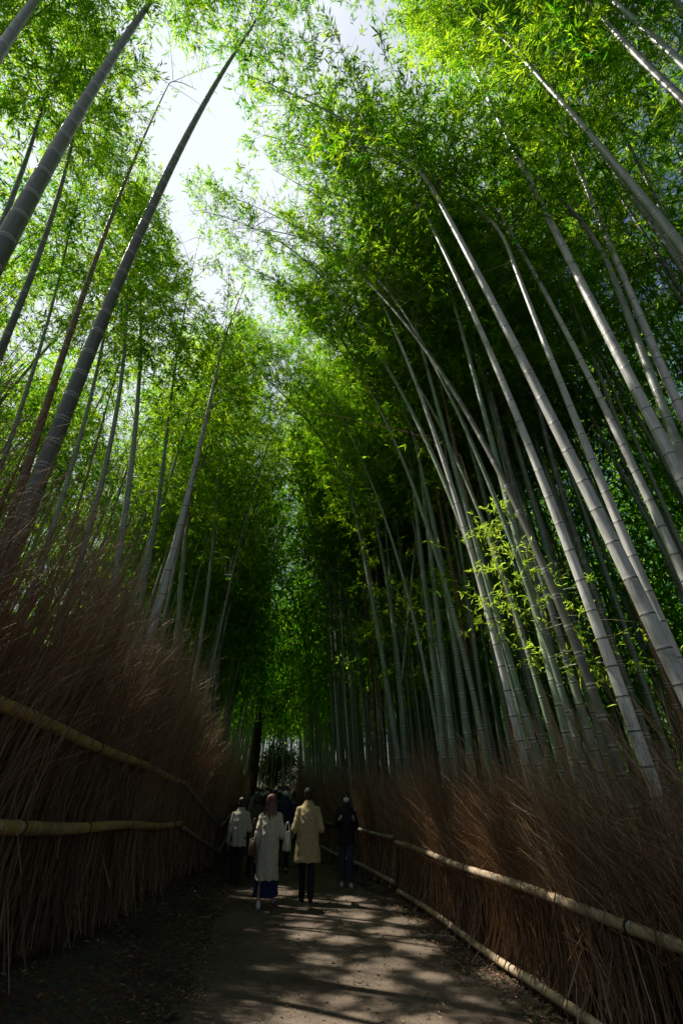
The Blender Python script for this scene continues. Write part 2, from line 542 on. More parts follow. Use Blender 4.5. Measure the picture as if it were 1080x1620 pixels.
# openings cut in the canopy to light chosen spots: (point lit, radius)
SHAFTS = [((2.75, 6.2, 4.2), 1.0), ((2.7, 4.1, 4.6), 0.55), ((2.8, 5.1, 4.6), 0.5), ((3.9, 5.0, 5.5), 0.5), ((3.8, 4.1, 7.0), 0.7), ((2.3, 6.9, 4.0), 0.4),
          ((1.62, 6.9, 1.1), 0.3), ((1.65, 6.6, 0.4), 0.28), ((1.28, 8.6, 1.0), 0.25), ((0.4, 13.0, 1.2), 0.3), ((1.9, 5.4, 1.2), 0.2),
          
          ((-0.55, 10.0, 1.3), 0.36), ((-1.2, 9.6, 1.1), 0.34), ((-3.0, 11.5, 2.7), 0.5), ((-2.0, 11.7, 1.1), 0.22), ((0.5, 16.0, 5.0), 0.5), ((0.6, 17.5, 3.0), 0.3)]


for _i in range(34):
    _y = 4.6 + 6.2 * rng.random() ** 1.1
    _x = float(np.interp(_y, [4, 11], [-0.7, -1.4])) + rng.random() * float(np.interp(_y, [4, 11], [2.3, 2.2]))
    SHAFTS.append(((_x, _y, 0.0), 0.06 + 0.16 * rng.random() ** 1.5))


def shaft_keep(P):
    keep = np.ones(len(P), bool)
    wob = 1 + 0.3 * np.sin(5.1 * P[:, 0] + 3 * P[:, 2]) * np.sin(4.3 * P[:, 1] + 1) + 0.25 * np.sin(17 * P[:, 0] - 9 * P[:, 2]) * np.sin(15 * P[:, 1])
    for (q, r_) in SHAFTS:
        v = P - np.array(q)
        t = v @ SUN_DIR
        d = np.linalg.norm(v - t[:, None] * SUN_DIR, axis=1)
        keep &= ~((t > 0.9) & (d < (r_ + 0.1) * wob))
    return keep


culm_index = []        # (u at the reading height, side, object, label or None, is_hero, distance)


def hero_bamboo(label, colour, dia, wpx, pts, side, crown=None, H=None, lsize=0.145, group=None, leaves=8, nodes=34, cat='bamboo'):
    """pts: image survey points low to high"""
    mid = pts[len(pts) // 2] if len(pts) < 4 else pts[1]
    sc = 1.0
    for it in range(60):
        t = dia * 1.1 / wpx * sc
        y0 = ray(*mid)[1] * t
        P = []
        for (u, v) in pts:
            r_ = ray(u, v)
            tt_ = y0 / max(r_[1], 30)
            P.append([r_[0] * tt_, y0, CAMH + r_[2] * tt_])
        P = np.array(P)
        deg = 2 if len(pts) >= 3 else 1
        co = np.polyfit(P[:, 2], P[:, 0], deg)
        zl, zh = P[0, 2], P[-1, 2]
        dl = np.polyval(np.polyder(co), zl); xlw = np.polyval(co, zl)
        dh = np.polyval(np.polyder(co), zh); xh = np.polyval(co, zh)
        xb_ = xlw + dl * (0 - zl)
        off = (xb_ - xr(y0)) if side > 0 else (xl(y0) - xb_)
        if off > 0.42:
            break
        sc *= 1.04
    dia = dia * sc
    zg = float(gh(xb_, y0))
    z_lo = min(zl, 1e9)
    top = max(zh + 5.0, 15.0 + 2.0 * rng.random()) if H is None else H
    zc = (max(zh - 1.2, 8.5) if crown is None else crown)
    zc = min(max(zc, 5.0), top - 3.0)
    wy = rng.normal(0, 0.25)

    def curve(z):
        z = np.asarray(z, float)
        x = np.where(z < z_lo, xlw + dl * (z - z_lo), np.where(z > zh, xh + dh * (z - zh), np.polyval(co, np.clip(z, z_lo, zh))))
        f = np.clip((z - max(zc, zh)) / (top - max(zc, zh)), 0, 1) if top > max(zc, zh) + 0.5 else 0.0 * z
        x = x - side * (0.5 if side < 0 else 3.2) * f ** 1.8
        y = y0 + wy * f ** 2
        return np.stack([x - xb_, y - y0 + 0 * z, z - zg], -1)
    root = empty('bamboo', (float(xb_), float(y0), zg))
    tag(root, label, cat, group)
    if 'pale leaning pair left' in label:
        top = zh + 2.2; zc = zh - 2.2
    dead = colour in ('tan', 'brown')
    if dead:
        top = zh + 1.2; zc = top - 1.6; nodes = 5; leaves = 3
    rr = np.random.default_rng(abs(hash((round(pts[0][0]), round(pts[0][1])))) % 99991)
    c2 = lambda z: curve(np.asarray(z) + zg)
    V, Fq, A = culm_arrays(c2, 0, top - zg, dia / 2, 16 if wpx > 12 else 10, rr)
    o = link('culm', mesh_from('culm', V, Fq, [M_CULM], attrs={'ring': A}), root)
    j = rr.uniform(0.85, 1.15)
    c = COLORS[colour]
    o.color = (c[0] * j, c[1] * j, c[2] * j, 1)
    off3 = np.array([float(xb_), float(y0), zg])
    (bV, bF), (lV, lF, lt_) = crown_arrays(c2, zc - zg, top - zg, rr, nodes=nodes, leaves=leaves, lsize=lsize, sprays=12, blen=1.6,
                                           clear=lambda p: (gap_keep(p + off3) if side < 0 or xb_ < 1.5 else True) & shaft_keep(p + off3))
    link('foliage', foliage_mesh(bV, bF, lV, lF, lt_, M_LEAF), root)
    culm_index.append([root, label, True, side])
    hero_xy.append((float(xb_), float(y0)))
    return root


hero_xy = []
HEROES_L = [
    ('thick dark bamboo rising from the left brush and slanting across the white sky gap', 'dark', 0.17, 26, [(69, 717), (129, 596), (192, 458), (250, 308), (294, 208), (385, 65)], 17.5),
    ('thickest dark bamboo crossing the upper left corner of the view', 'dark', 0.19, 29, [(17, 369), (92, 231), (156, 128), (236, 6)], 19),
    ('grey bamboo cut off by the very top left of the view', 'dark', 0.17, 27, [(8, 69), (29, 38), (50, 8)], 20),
    ('brown dead bamboo beside the thick dark slanting one', 'brown', 0.12, 15, [(36, 742), (60, 694), (106, 556), (156, 406), (192, 300), (231, 203), (269, 133)], 16.5),
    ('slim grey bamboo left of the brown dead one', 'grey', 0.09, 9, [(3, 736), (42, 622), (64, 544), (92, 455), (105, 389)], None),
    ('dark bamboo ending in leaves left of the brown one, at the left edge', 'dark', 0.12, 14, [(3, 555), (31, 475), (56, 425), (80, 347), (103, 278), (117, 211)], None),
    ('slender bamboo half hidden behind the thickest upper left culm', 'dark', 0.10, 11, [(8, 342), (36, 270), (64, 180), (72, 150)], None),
    ('grey green bamboo just right of the thick dark slanting one', 'grey', 0.10, 10, [(94, 803), (108, 758), (136, 661), (151, 594), (160, 558)], None),
    ('thin brown bamboo third to the right of the thick dark slanting one', 'brown', 0.07, 6.5, [(111, 842), (136, 761), (167, 650), (192, 561)], None),
    ('green bamboo with a pale upper stem right of the thin brown one', 'grey', 0.11, 11, [(142, 839), (164, 742), (189, 633), (200, 497)], None),
    ('upright grey green bamboo left of the thin leaning pair, bowed at its top', 'grey', 0.11, 11.5, [(194, 842), (211, 706), (221, 594), (222, 456)], None),
    ('short brown dead bamboo low above the left brush', 'brown', 0.06, 5, [(150, 910), (169, 844), (194, 764)], None),
    ('front bamboo of the pale leaning pair left of the path', 'lit_pale', 0.13, 15, [(259, 933), (290, 814), (312, 711), (332, 650), (347, 564)], None),
    ('rear bamboo of the pale leaning pair left of the path', 'grey', 0.11, 10, [(287, 933), (302, 778), (334, 658), (350, 592)], None),
    ('green bamboo standing left of the pale leaning pair', 'green', 0.10, 9, [(230, 922), (242, 842), (257, 755), (262, 700)], None),
    ('slim bamboo with a sunlit edge right of the pale leaning pair', 'grey', 0.09, 7, [(318, 1010), (335, 880), (345, 760)], None),
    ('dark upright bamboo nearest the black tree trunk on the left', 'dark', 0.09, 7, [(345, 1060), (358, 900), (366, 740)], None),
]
HEROES_R = [
    ('grey green bamboo rising from the right brush beside the leafy young shoot', 'lit_pale', 0.13, 21, [(1043, 1248), (965, 1063), (902, 893), (828, 683), (784, 572), (720, 433), (673, 342)], None),
    ('thickest pale bamboo with clear node rings leaning in from the right edge', 'lit_pale', 0.15, 27, [(1080, 1093), (1013, 944), (954, 826), (886, 694), (809, 542), (757, 430), (684, 300)], None),
    ('brightest white sunlit bamboo rising from right edge to the top centre', 'lit_pale', 0.14, 20, [(1078, 767), (1033, 669), (986, 572), (905, 411), (836, 292), (750, 110), (705, 15)], 13.5),
    ('sunlit bamboo at the right edge right of the brightest white one', 'lit_pale', 0.13, 16, [(1072, 642), (1050, 586), (994, 461), (936, 328), (894, 205), (861, 136)], None),
    ('shaded bamboo between the two sunlit ones near the right edge', 'grey', 0.14, 17, [(1072, 708), (1022, 575), (992, 500), (964, 425)], None),
    ('sunlit bamboo left of the brightest white one, reaching the right edge low down', 'lit_pale', 0.12, 16, [(1080, 911), (1030, 794), (994, 730), (933, 597), (864, 469), (800, 355)], None),
    ('slim sunlit bamboo with a shaded foot behind the thickest pale one', 'lit_pale', 0.12, 17, [(1013, 907), (950, 767), (905, 655), (858, 530), (800, 386)], None),
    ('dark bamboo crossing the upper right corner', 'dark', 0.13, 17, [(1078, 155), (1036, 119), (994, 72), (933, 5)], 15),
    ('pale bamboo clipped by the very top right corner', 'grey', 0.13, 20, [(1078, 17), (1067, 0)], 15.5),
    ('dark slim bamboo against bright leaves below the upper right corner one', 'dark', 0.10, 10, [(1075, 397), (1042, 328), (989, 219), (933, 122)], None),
    ('thin shaded bamboo between the white one and the slim sunlit one', 'grey', 0.09, 7, [(994, 672), (967, 611), (919, 511)], None),
    ('bamboo with a mossy foot standing right of the tan one', 'grey', 0.12, 14, [(958, 1241), (910, 1093), (850, 907), (795, 700), (765, 594), (726, 455)], None),
    ('dark green bamboo behind the leafy young shoot', 'green', 0.12, 14, [(850, 980), (821, 863), (798, 781), (773, 683), (740, 558), (704, 433)], None),
    ('bright edged bamboo left of the tan dead one', 'lit_pale', 0.11, 13, [(824, 1181), (787, 1026), (761, 930), (717, 789), (679, 658), (634, 544), (596, 464)], None),
    ('green bamboo left of the tan dead one, slightly thinner than its bright neighbour', 'green', 0.11, 12, [(790, 1000), (769, 907), (732, 793), (696, 653), (648, 489), (640, 444)], None),
    ('tan dead bamboo slanting through the leafy young shoot', 'tan', 0.10, 12, [(906, 1230), (873, 1144), (821, 989), (780, 881), (728, 722)], 9),
    ('green bamboo with black node rings left of the bright edged one', 'green', 0.11, 12, [(702, 1200), (696, 1133), (682, 1022), (671, 919), (657, 800)], None),
    ('green bamboo one to the right of the black ringed one', 'green', 0.11, 12.5, [(718, 1200), (704, 1078), (688, 939), (674, 817)], None),
    ('broad green bamboo two to the right of the black ringed one', 'green', 0.12, 13.5, [(743, 1189), (727, 1078), (710, 956), (679, 800)], None),
    ('dull green leaning bamboo right of the rust red one', 'green', 0.11, 11, [(627, 1194), (613, 1072), (596, 989), (579, 906), (560, 800)], None),
    ('dull green upright bamboo second right of the rust red one', 'green', 0.11, 9.5, [(640, 1190), (624, 994), (607, 897), (591, 811)], None),
    ('thin rust red dead bamboo in the right grove', 'brown', 0.05, 4, [(604, 1217), (596, 1106), (586, 1006)], 7),
    ('tall thin bright bamboo above the masked walker in black', 'pale', 0.08, 5, [(540, 1231), (529, 1106), (525, 1000), (517, 894)], None),
    ('short bright thin bamboo just right of the masked walker', 'pale', 0.06, 3.6, [(554, 1228), (548, 1140), (543, 1050)], None),
    ('crooked footed cream bamboo leaning over the right brush', 'pale', 0.06, 4.5, [(654, 1247), (640, 1189), (635, 1078)], None),
    ('thin bright bamboo right of the crooked cream one', 'pale', 0.06, 4.2, [(674, 1233), (665, 1161), (652, 1050)], None),
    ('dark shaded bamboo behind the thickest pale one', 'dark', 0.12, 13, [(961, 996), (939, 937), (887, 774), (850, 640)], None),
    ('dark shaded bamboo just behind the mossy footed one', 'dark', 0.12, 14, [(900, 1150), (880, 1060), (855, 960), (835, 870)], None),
]
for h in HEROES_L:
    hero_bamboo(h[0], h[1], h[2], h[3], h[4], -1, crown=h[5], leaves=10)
for h in HEROES_R:
    hero_bamboo(h[0], h[1], h[2], h[3], h[4], 1, crown=h[5], leaves=11)

# ------------------------------------------------------------------ the rest of the grove: prototypes and copies
def proto(i, H, r0, zc, lean, nodes, blen, colour, leaves=11, sprays=12):
    rr = np.random.default_rng(500 + i)
    bow = rr.uniform(0.5, 1.3)

    def curve(z):
        z = np.asarray(z, float)
        f = z / H
        x = -lean * f ** 2.1 - bow * np.clip((f - 0.7) / 0.3, 0, 1) ** 2
        y = 0.18 * np.sin(2.4 * f + i) * f
        zz = z - 0.35 * bow * np.clip((f - 0.75) / 0.25, 0, 1) ** 2
        return np.stack([x, y, zz], -1)
    V, Fq, A = culm_arrays(curve, 0, H, r0, 9, rr)
    me_c = mesh_from('culm', V, Fq, [M_CULM], attrs={'ring': A})
    (bV, bF), (lV, lF, lt_) = crown_arrays(curve, zc, H, rr, nodes=nodes, blen=blen, leaves=leaves, sprays=sprays, lsize=0.14)
    return me_c, foliage_mesh(bV, bF, lV, lF, lt_, M_LEAF), (bV, bF, lV, lF, lt_)


PROTOS = {'right': [], 'right_low': [], 'left': [], 'left_low': [], 'arch': []}
for i in range(5):      # tall, crown high
    PROTOS['right'].append(proto(i, 16.0 + 0.6 * i, 0.046 + 0.006 * (i % 4), 8.8 + 0.6 * (i % 3), 0.8 + 0.35 * i, 34, 1.6, 'green', 12, 10))
    PROTOS['left'].append(proto(20 + i, 14.0 + 0.55 * i, 0.05 + 0.006 * (i % 4), 7.2 + 0.4 * (i % 3), 0.7 + 0.3 * i, 32, 1.5, 'green', 10, 10))
for i in range(3):      # leafy lower down
    PROTOS['right_low'].append(proto(40 + i, 13.5 + 0.5 * i, 0.04 + 0.005 * (i % 3), 3.2 + 0.5 * (i % 3), 0.6 + 0.2 * i, 36, 1.4, 'green', 10, 9))
    PROTOS['left_low'].append(proto(50 + i, 12.5 + 0.5 * i, 0.04 + 0.005 * (i % 3), 3.0 + 0.5 * (i % 3), 0.6 + 0.2 * i, 36, 1.4, 'green', 10, 10))
for i in range(3):      # bowed right over the path
    PROTOS['arch'].append(proto(60 + i, 15.6 + 0.7 * i, 0.05, 9.8, 3.2 + 0.6 * i, 32, 1.5, 'green', 10, 8))

NEAR_XY = list(hero_xy)
fill = []


def try_place(side, off_max, y0, y1, n, power=1.6, low=0.15, gap=0.5):
    c = 0; tries = 0
    while c < n and tries < 8000:
        tries += 1
        y = y0 + (y1 - y0) * rng.random()
        o_ = 0.55 + off_max * rng.random() ** power
        x = xr(y) + o_ if side > 0 else xl(y) - o_
        if side > 0 and y < 7.5 and o_ < 3.0: continue
        if side < 0 and y < 9.5 and x > -6.8: continue
        if min((x - a) ** 2 + (y - b) ** 2 for a, b in NEAR_XY) < gap * gap: continue
        NEAR_XY.append((x, y))
        lf = rng.random() < low + (0.45 if o_ > 6 else 0)
        fill.append((x, y, side, lf, o_))
        c += 1


for i in range(2):      # bowed farthest over the path
    PROTOS['arch'].append(proto(70 + i, 17.0 + 0.6 * i, 0.05, 10.2, 5.4 + 0.5 * i, 34, 1.55, 'green', 11, 9))
FAR_ARCH = [(2.9, 5.3, 3), (2.6, 6.9, 4)]
for (dx, y) in [(0.9, 5.9), (1.2, 6.9), (0.8, 8.1), (0.7, 9.9), (0.8, 13.0), (1.0, 15.2)]:
    fill.append((float(xr(y)) + dx, y, 1, 2, dx)); NEAR_XY.append((float(xr(y)) + dx, y))
try_place(1, 5, 7, 20, 116, 1.1, 0.08, 0.45)
try_place(1, 6, 22, 46, 8, 1.3)
try_place(1, 12, 1, 16, 16, 0.9, 0.3, 0.8)
try_place(-1, 6, 9, 24, 72, 1.1, 0.04)
try_place(-1, 6, 24, 46, 6, 1.3)
try_place(-1, 12, 1, 16, 34, 0.9, 0.3, 0.8)

for (x, y, pi) in [(6.2, 4.6, 3), (7.4, 5.7, 3), (8.3, 3.8, 3), (9.4, 5.2, 3), (6.9, 7.2, 3), (8.8, 7.6, 3), (10.5, 4.2, 3), (11.5, 6.5, 3), (9.9, 9.0, 3), (5.0, 2.4, 3), (-3.2, 0.5, 2), (4.3, 3.0, 3)]:
    fill.append((x, y, 1 if x > 0 else -1, pi, 2.0)); NEAR_XY.append((x, y))
for (x, y, k) in FAR_ARCH:
    fill.append((x, y, 1, 2, 0.9 + k * 1e-3)); NEAR_XY.append((x, y))
FILLC = ['green', 'green', 'grey', 'green', 'grey', 'dark', 'grey', 'lit_pale', 'brown']
CNAME = {'green': 'green', 'grey': 'grey green', 'dark': 'dark', 'lit_pale': 'pale', 'brown': 'brown'}
fill_objs = []
for (x, y, side, lf, o_) in fill:
    key = 'arch' if lf == 2 else 'right' if lf == 3 else ('right' if side > 0 else 'left') + ('_low' if lf else '')
    k = round((o_ - 0.9) * 1000)
    p = PROTOS[key][k if key == 'arch' and k in (3, 4) else rng.integers(0, 3 if key == 'arch' else len(PROTOS[key]))]
    root = empty('bamboo', (x, y, float(gh(x, y))))
    rz = (0 if side > 0 else math.pi) + rng.normal(0, 0.45 if lf != 2 else 0.2)
    s = rng.uniform(0.85, 1.12) if lf != 3 else rng.uniform(1.14, 1.3)
    root.rotation_euler = (rng.normal(0, 0.012), rng.normal(0, 0.012), rz)
    root.scale = (s, s, s)
    col = FILLC[rng.integers(0, len(FILLC))]
    if col in ('brown', 'lit_pale') and (lf == 2 or rng.random() < 0.4): col = 'green'
    fol = p[1]
    if y < 20:        # its own crown where it borders one of the openings
        bV, bF, lV, lF, lt_ = p[2]
        Mw = np.array(root.rotation_euler.to_matrix()) * s
        ctr = lV.reshape(-1, 4, 3).mean(1) @ Mw.T + np.array(root.location)
        k = shaft_keep(ctr)
        if side < 0: k &= gap_keep(ctr)
        if (~k).sum() > 15:
            nl = int(k.sum())
            i4 = np.arange(nl) * 4
            f_ = np.concatenate([np.stack([i4, i4 + 2, i4 + 1], 1), np.stack([i4, i4 + 3, i4 + 2], 1)])
            fol = foliage_mesh(bV, bF, lV.reshape(-1, 4, 3)[k].reshape(-1, 3), f_, lt_.reshape(-1, 4)[k].ravel(), M_LEAF)
    for nm, me in (('culm', p[0]), ('foliage', fol)):
        o = link(nm, me, root)
        if nm == 'culm':
            j = rng.uniform(0.8, 1.2); c = COLORS[col]
            o.color = (c[0] * j, c[1] * j, c[2] * j, 1)
    fill_objs.append((root, col, side, x, y, lf))

# labels for the copies: counted from the nearest described bamboo where they can be told apart
READ_Z = 4.0
def read_u(x, y):
    p = project((x, y, READ_Z))
    return p[0] if p else None


near, deep = [], []
for f in fill_objs:
    u = read_u(f[3], f[4])
    d = math.hypot(f[3], f[4])
    (near if (u is not None and -40 < u < 1120 and d < 24) else deep).append((u, d, f))
hero_u = []
for (root, lab, _, side) in culm_index:
    u = read_u(root.location.x, root.location.y)
    hero_u.append((u if u is not None else 1e6, lab, side))
SHORT = {}
for (u, lab, side) in hero_u:
    SHORT[lab] = lab
KEYS = [('thin rust red dead bamboo', 604), ('bright bamboo above the masked walker', 533), ('crooked footed cream bamboo', 650),
        ('black ringed green bamboo', 690), ('tan dead bamboo', 870), ('thickest pale bamboo', 1090),
        ('pale leaning pair', 280), ('brown dead bamboo on the left', 30), ('black tree trunk', 395)]
ORD = ['first', 'second', 'third', 'fourth', 'fifth', 'sixth', 'seventh', 'eighth', 'ninth', 'tenth', 'eleventh', 'twelfth']
near.sort(key=lambda a: a[0])
used = {}
for (u, d, f) in near:
    root, col, side, x, y, lf = f
    best = min(KEYS, key=lambda k: abs(k[1] - u))
    lr = 'left' if u < best[1] else 'right'
    used.setdefault((best[0], lr, col), []).append((abs(u - best[1]), d, f))
for (key, lr, col), lst in used.items():
    lst.sort(key=lambda a: a[0])
    for i, (du, d, f) in enumerate(lst):
        side = f[2]
        leafy = 'leafy ' if f[5] == 1 else ''
        nth = ORD[min(i, 11)]
        lab = f'{leafy}{CNAME[col]} bamboo, {nth} such {lr} of the {key}'
        tag(f[0], lab, 'bamboo', 'bamboo in the ' + ('right' if side > 0 else 'left') + '-hand grove')
for (u, d, f) in deep:
    side = f[2]
    sd_ = 'right' if side > 0 else 'left'
    if u is not None and -40 < u < 1120:
        lab = f'thin distant bamboo lost in the dark rows far up the {sd_} of the path'
        g = f'far bamboo up the {sd_} side'
    else:
        lab = f'bamboo beside the {sd_} edge of the view with only its leaves showing'
        g = f'bamboo at the {sd_} edge'
    tag(f[0], lab, 'bamboo', g)

# ------------------------------------------------------------------ far grove, one mass
def far_grove():
    rr = np.random.default_rng(77)
    Vs, Fs3, Fs4, T, Rg = [], [], [], [], []
    off = 0
    cP, cR = [], []
    LBs, LDs, LNs, Ls, Ws, Ts = [], [], [], [], [], []
    n = 0
    while n < 1800:
        side = 1 if rr.random() < 0.5 else -1
        if n < 640:
            y = 15 + 45 * rr.random() ** 1.2; o_ = 0.5 + 7 * rr.random() ** 1.3
        elif n < 840:
            side = 1 if n < 780 else -1; y = rr.uniform(-3, 14); o_ = rr.uniform(6.5, 20)
        elif n < 1000:
            az_ = math.radians(rr.uniform(15, 44)); ds = rr.uniform(11, 42)
            side = 1; y = ds * math.cos(az_); o_ = ds * math.sin(az_) - float(xr(min(y, 60)))
            if o_ < 4: n += 1; continue
        elif rr.random() < 0.55:
            y = rr.uniform(-4, 55); o_ = 8 + 34 * rr.random() ** 1.2
        else:
            y = rr.uniform(44, 85); o_ = rr.uniform(0.3, 30) if rr.random() < 0.5 else rr.uniform(-1.5, 4)
        x = xr(min(y, 60)) + o_ if side > 0 else xl(min(y, 60)) - o_
        H = rr.uniform(11, 16.5); zg = float(gh(x, y))
        t = np.linspace(0, 1, 6)
        lean = rr.uniform(0.2, 1.6) + (1.3 if o_ < 2.5 and y < 45 else 0)
        hi = y > 38 and o_ < 14
        a = (math.pi if side > 0 else 0) + rr.normal(0, 0.4 if n < 640 else 0.7)
        P = np.stack([x + math.cos(a) * lean * t ** 2, y + math.sin(a) * lean * t ** 2, zg - 0.2 + H * t], -1)
        cP.append(P); cR.append(rr.uniform(0.035, 0.06) * (1 - 0.8 * t))
        m = 800 if hi else 420 if n < 640 else 560
        f = rr.uniform(0.55 if hi else 0.4, 1.0, m)
        ctr = np.stack([np.interp(f, t, P[:, k]) for k in range(3)], -1)
        # clumped offsets
        nc = 46
        fc = rr.uniform(0.52 if hi else 0.36 if (rr.random() < 0.7 and n > 1000) or n < 640 or (y > 36 and o_ < 12) else 0.06, 1.0, nc)
        cc = np.stack([np.interp(fc, t, P[:, k]) for k in range(3)], -1)
        prof = 0.4 + 1.1 * np.sin(math.pi * np.clip(fc, 0, 1))[:, None]
        cc[:, :2] += rr.normal(0, 0.6, (nc, 2)) * prof
        ci = rr.integers(0, nc, m)
        B = cc[ci] + rr.normal(0, 0.26, (m, 3))
        m_ = shaft_keep(B); B = B[m_]; m = len(B); ci = ci[m_]
        LBs.append(B); LDs.append(rr.normal(0, 1, (m, 3)) + np.array([0, 0, -0.4])); LNs.append(np.array([0, 0, 1.0]) + rr.normal(0, 0.6, (m, 3)))
        l = rr.uniform(0.2, 0.36, m); Ls.append(l); Ws.append(l * 0.12)
        Ts.append(np.clip(rr.normal(0.35, 0.2, nc)[ci] + rr.normal(0, 0.1, m), 0, 1))
        n += 1
    V1, F1 = tubes(np.array(cP), np.array(cR), 6)
    V2, F2, T2 = leaf_mesh_arrays(np.concatenate(LBs), np.concatenate(LDs), np.concatenate(LNs), np.concatenate(Ls), np.concatenate(Ws), np.concatenate(Ts))
    V = np.concatenate([V1, V2])
    tint = np.concatenate([np.zeros(len(V1)), T2])
    me = mesh_from('distant_grove', V, [F1[0], F2 + len(V1)], [M_CULM, M_LEAF], [np.zeros(len(F1[0])), np.ones(len(F2))], {'tint': tint, 'ring': np.zeros(len(V))}, smooth=False)
    o = link('distant_grove', me)
    o.color = COLORS['green']
    tag(o, 'far off mass of bamboo filling the depth of the grove', None, None, 'stuff')


far_grove()

# ------------------------------------------------------------------ young leafy shoot in front of the right grove
def young_shoot(base, H, label):
    rr = np.random.default_rng(909)
    root = empty('young_bamboo', (base[0], base[1], float(gh(base[0], base[1]))))
    tag(root, label, 'bamboo')

    def curve(z):
        f = np.asarray(z, float) / H
        return np.stack([-0.55 * f ** 2, 0.1 * f, np.asarray(z, float)], -1)
    V, Fq, A = culm_arrays(curve, 0, H, 0.016, 8, rr)
    o = link('culm', mesh_from('culm', V, Fq, [M_CULM], attrs={'ring': A}), root); o.color = COLORS['green']
    (bV, bF), (lV, lF, lt_) = crown_arrays(curve, 2.7, H, rr, nodes=13, blen=0.9, leaves=10, sprays=8, lsize=0.105)
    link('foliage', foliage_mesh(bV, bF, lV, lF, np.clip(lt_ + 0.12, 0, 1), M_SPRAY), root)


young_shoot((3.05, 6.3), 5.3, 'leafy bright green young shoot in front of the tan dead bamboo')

# ------------------------------------------------------------------ brush fences
def brush(pts, inward, h0, h1, lean, per_m, thick, rr, splay=0.35, wav=0.15, zfun=None, feather=1.0):
    """pts polyline [(x,y)], inward = side the path lies on (+1: path at +x). returns twig mesh arrays"""
    pts = np.array(pts, float)
    seg = np.linalg.norm(np.diff(pts, axis=0), axis=1)
    cum = np.concatenate([[0], np.cumsum(seg)])
    Ltot = cum[-1]
    n = int(Ltot * per_m)
    s = rr.random(n) * Ltot
    x = np.interp(s, cum, pts[:, 0]); y = np.interp(s, cum, pts[:, 1])
    i = np.clip(np.searchsorted(cum, s) - 1, 0, len(seg) - 1)
    T = norm(np.diff(pts, axis=0))[i]
    Nn = np.stack([T[:, 1], -T[:, 0]], -1)            # right of the direction of travel (+x side when walking +y)
    Nn *= inward
    dep = rr.random(n) ** 0.8 * thick                # 0 = path face
    bx = x - Nn[:, 0] * dep; by = y - Nn[:, 1] * dep
    zg = gh(bx, by)
    H = np.interp(s / Ltot, np.linspace(0, 1, len(h0)), h0)
    # clumps: height and lean vary slowly along the fence
    cl = np.sin(s * 3.1 + 1) * 0.5 + np.sin(s * 7.3 + 2) * 0.3 + np.sin(s * 1.3) * 0.4
    ln = H * rr.uniform(0.5, 1.08, n) ** 0.7 * (1 + wav * 0.5 * cl)
    la = (lean * rr.uniform(0.3, 1.5, n) + 0.08 * cl)
    lt = rr.normal(0, 0.15, n) + 0.06 * np.sin(s * 2.2) + (rr.random(n) < 0.08) * rr.normal(0, 0.45, n)
    k = 6
    t = np.linspace(0, 1, k)
    start = rr.uniform(0, 0.12, n) + (rr.random(n) < 0.25) * rr.uniform(0, 0.8, n)
    P = np.zeros((n, k, 3))
    bend = t ** 2.0
    rad_off = la[:, None] * bend[None] * ln[:, None] * 0.5 + 0.04 * np.sin(6 * t)[None] * rr.normal(0, 1, n)[:, None]
    tan_off = lt[:, None] * t[None] * ln[:, None] + 0.02 * np.sin(5 * t + 1)[None] * rr.normal(0, 1, n)[:, None]
    foot = 0.12 * np.exp(-t * 7)[None] * rr.normal(0.6, 0.8, n)[:, None] * (dep < 0.12)[:, None]
    for a in range(2):
        P[:, :, a] = np.stack([bx, by], -1)[:, None, a] + Nn[:, None, a] * (rad_off + foot) + T[:, None, a] * tan_off
    P[:, :, 2] = (zg + start)[:, None] + ln[:, None] * t[None] * (1 - 0.1 * np.abs(la))[:, None]
    r0 = 0.0025 + (0.006 if inward > 0 else 0.0045) * rr.random(n) ** 1.8
    R = r0[:, None] * (1 - 0.72 * t)[None]
    V1, F1 = tubes(P, R, 3)
    tone = np.clip(rr.normal(0.42, 0.2, n) + 0.12 * cl, 0, 1)
    T1 = np.repeat(tone, k * 3)
    # fine side twigs in the upper half
    nb = int(n * 3.2 * feather)
    j = rr.integers(0, n, nb)
    tb = rr.uniform(0.4, 0.95, nb)
    idx = tb * (k - 1); i0 = np.clip(idx.astype(int), 0, k - 2); fr = (idx - i0)[:, None]
    p0 = P[j, i0] * (1 - fr) + P[j, i0 + 1] * fr
    d = norm(P[j, i0 + 1] - P[j, i0])
    dirn = norm(d + rr.normal(0, splay, (nb, 3)) + np.stack([Nn[j, 0], Nn[j, 1], np.zeros(nb)], -1) * 0.22)
    bl = rr.uniform(0.2, 0.55, nb)
    tt2 = np.linspace(0, 1, 4)
    Q = p0[:, None] + dirn[:, None] * (bl[:, None] * tt2)[..., None]
    cu = rr.normal(0, 0.1, (nb, 1, 3)); cu[..., 2] = -np.abs(cu[..., 2]) * 0.6
    Q = Q + cu * (bl[:, None] * tt2 ** 2)[..., None] * 2
    V2, F2 = tubes(Q, np.outer(rr.uniform(0.0014, 0.0028, nb), 1 - 0.6 * tt2), 3)
    T2 = np.repeat(np.clip(tone[j] + rr.normal(0.05, 0.15, nb), 0, 1), 12)
    V = np.concatenate([V1, V2]); Fq = np.concatenate([F1[0], F2[0] + len(V1)])
    return V, Fq, np.concatenate([T1, T2])


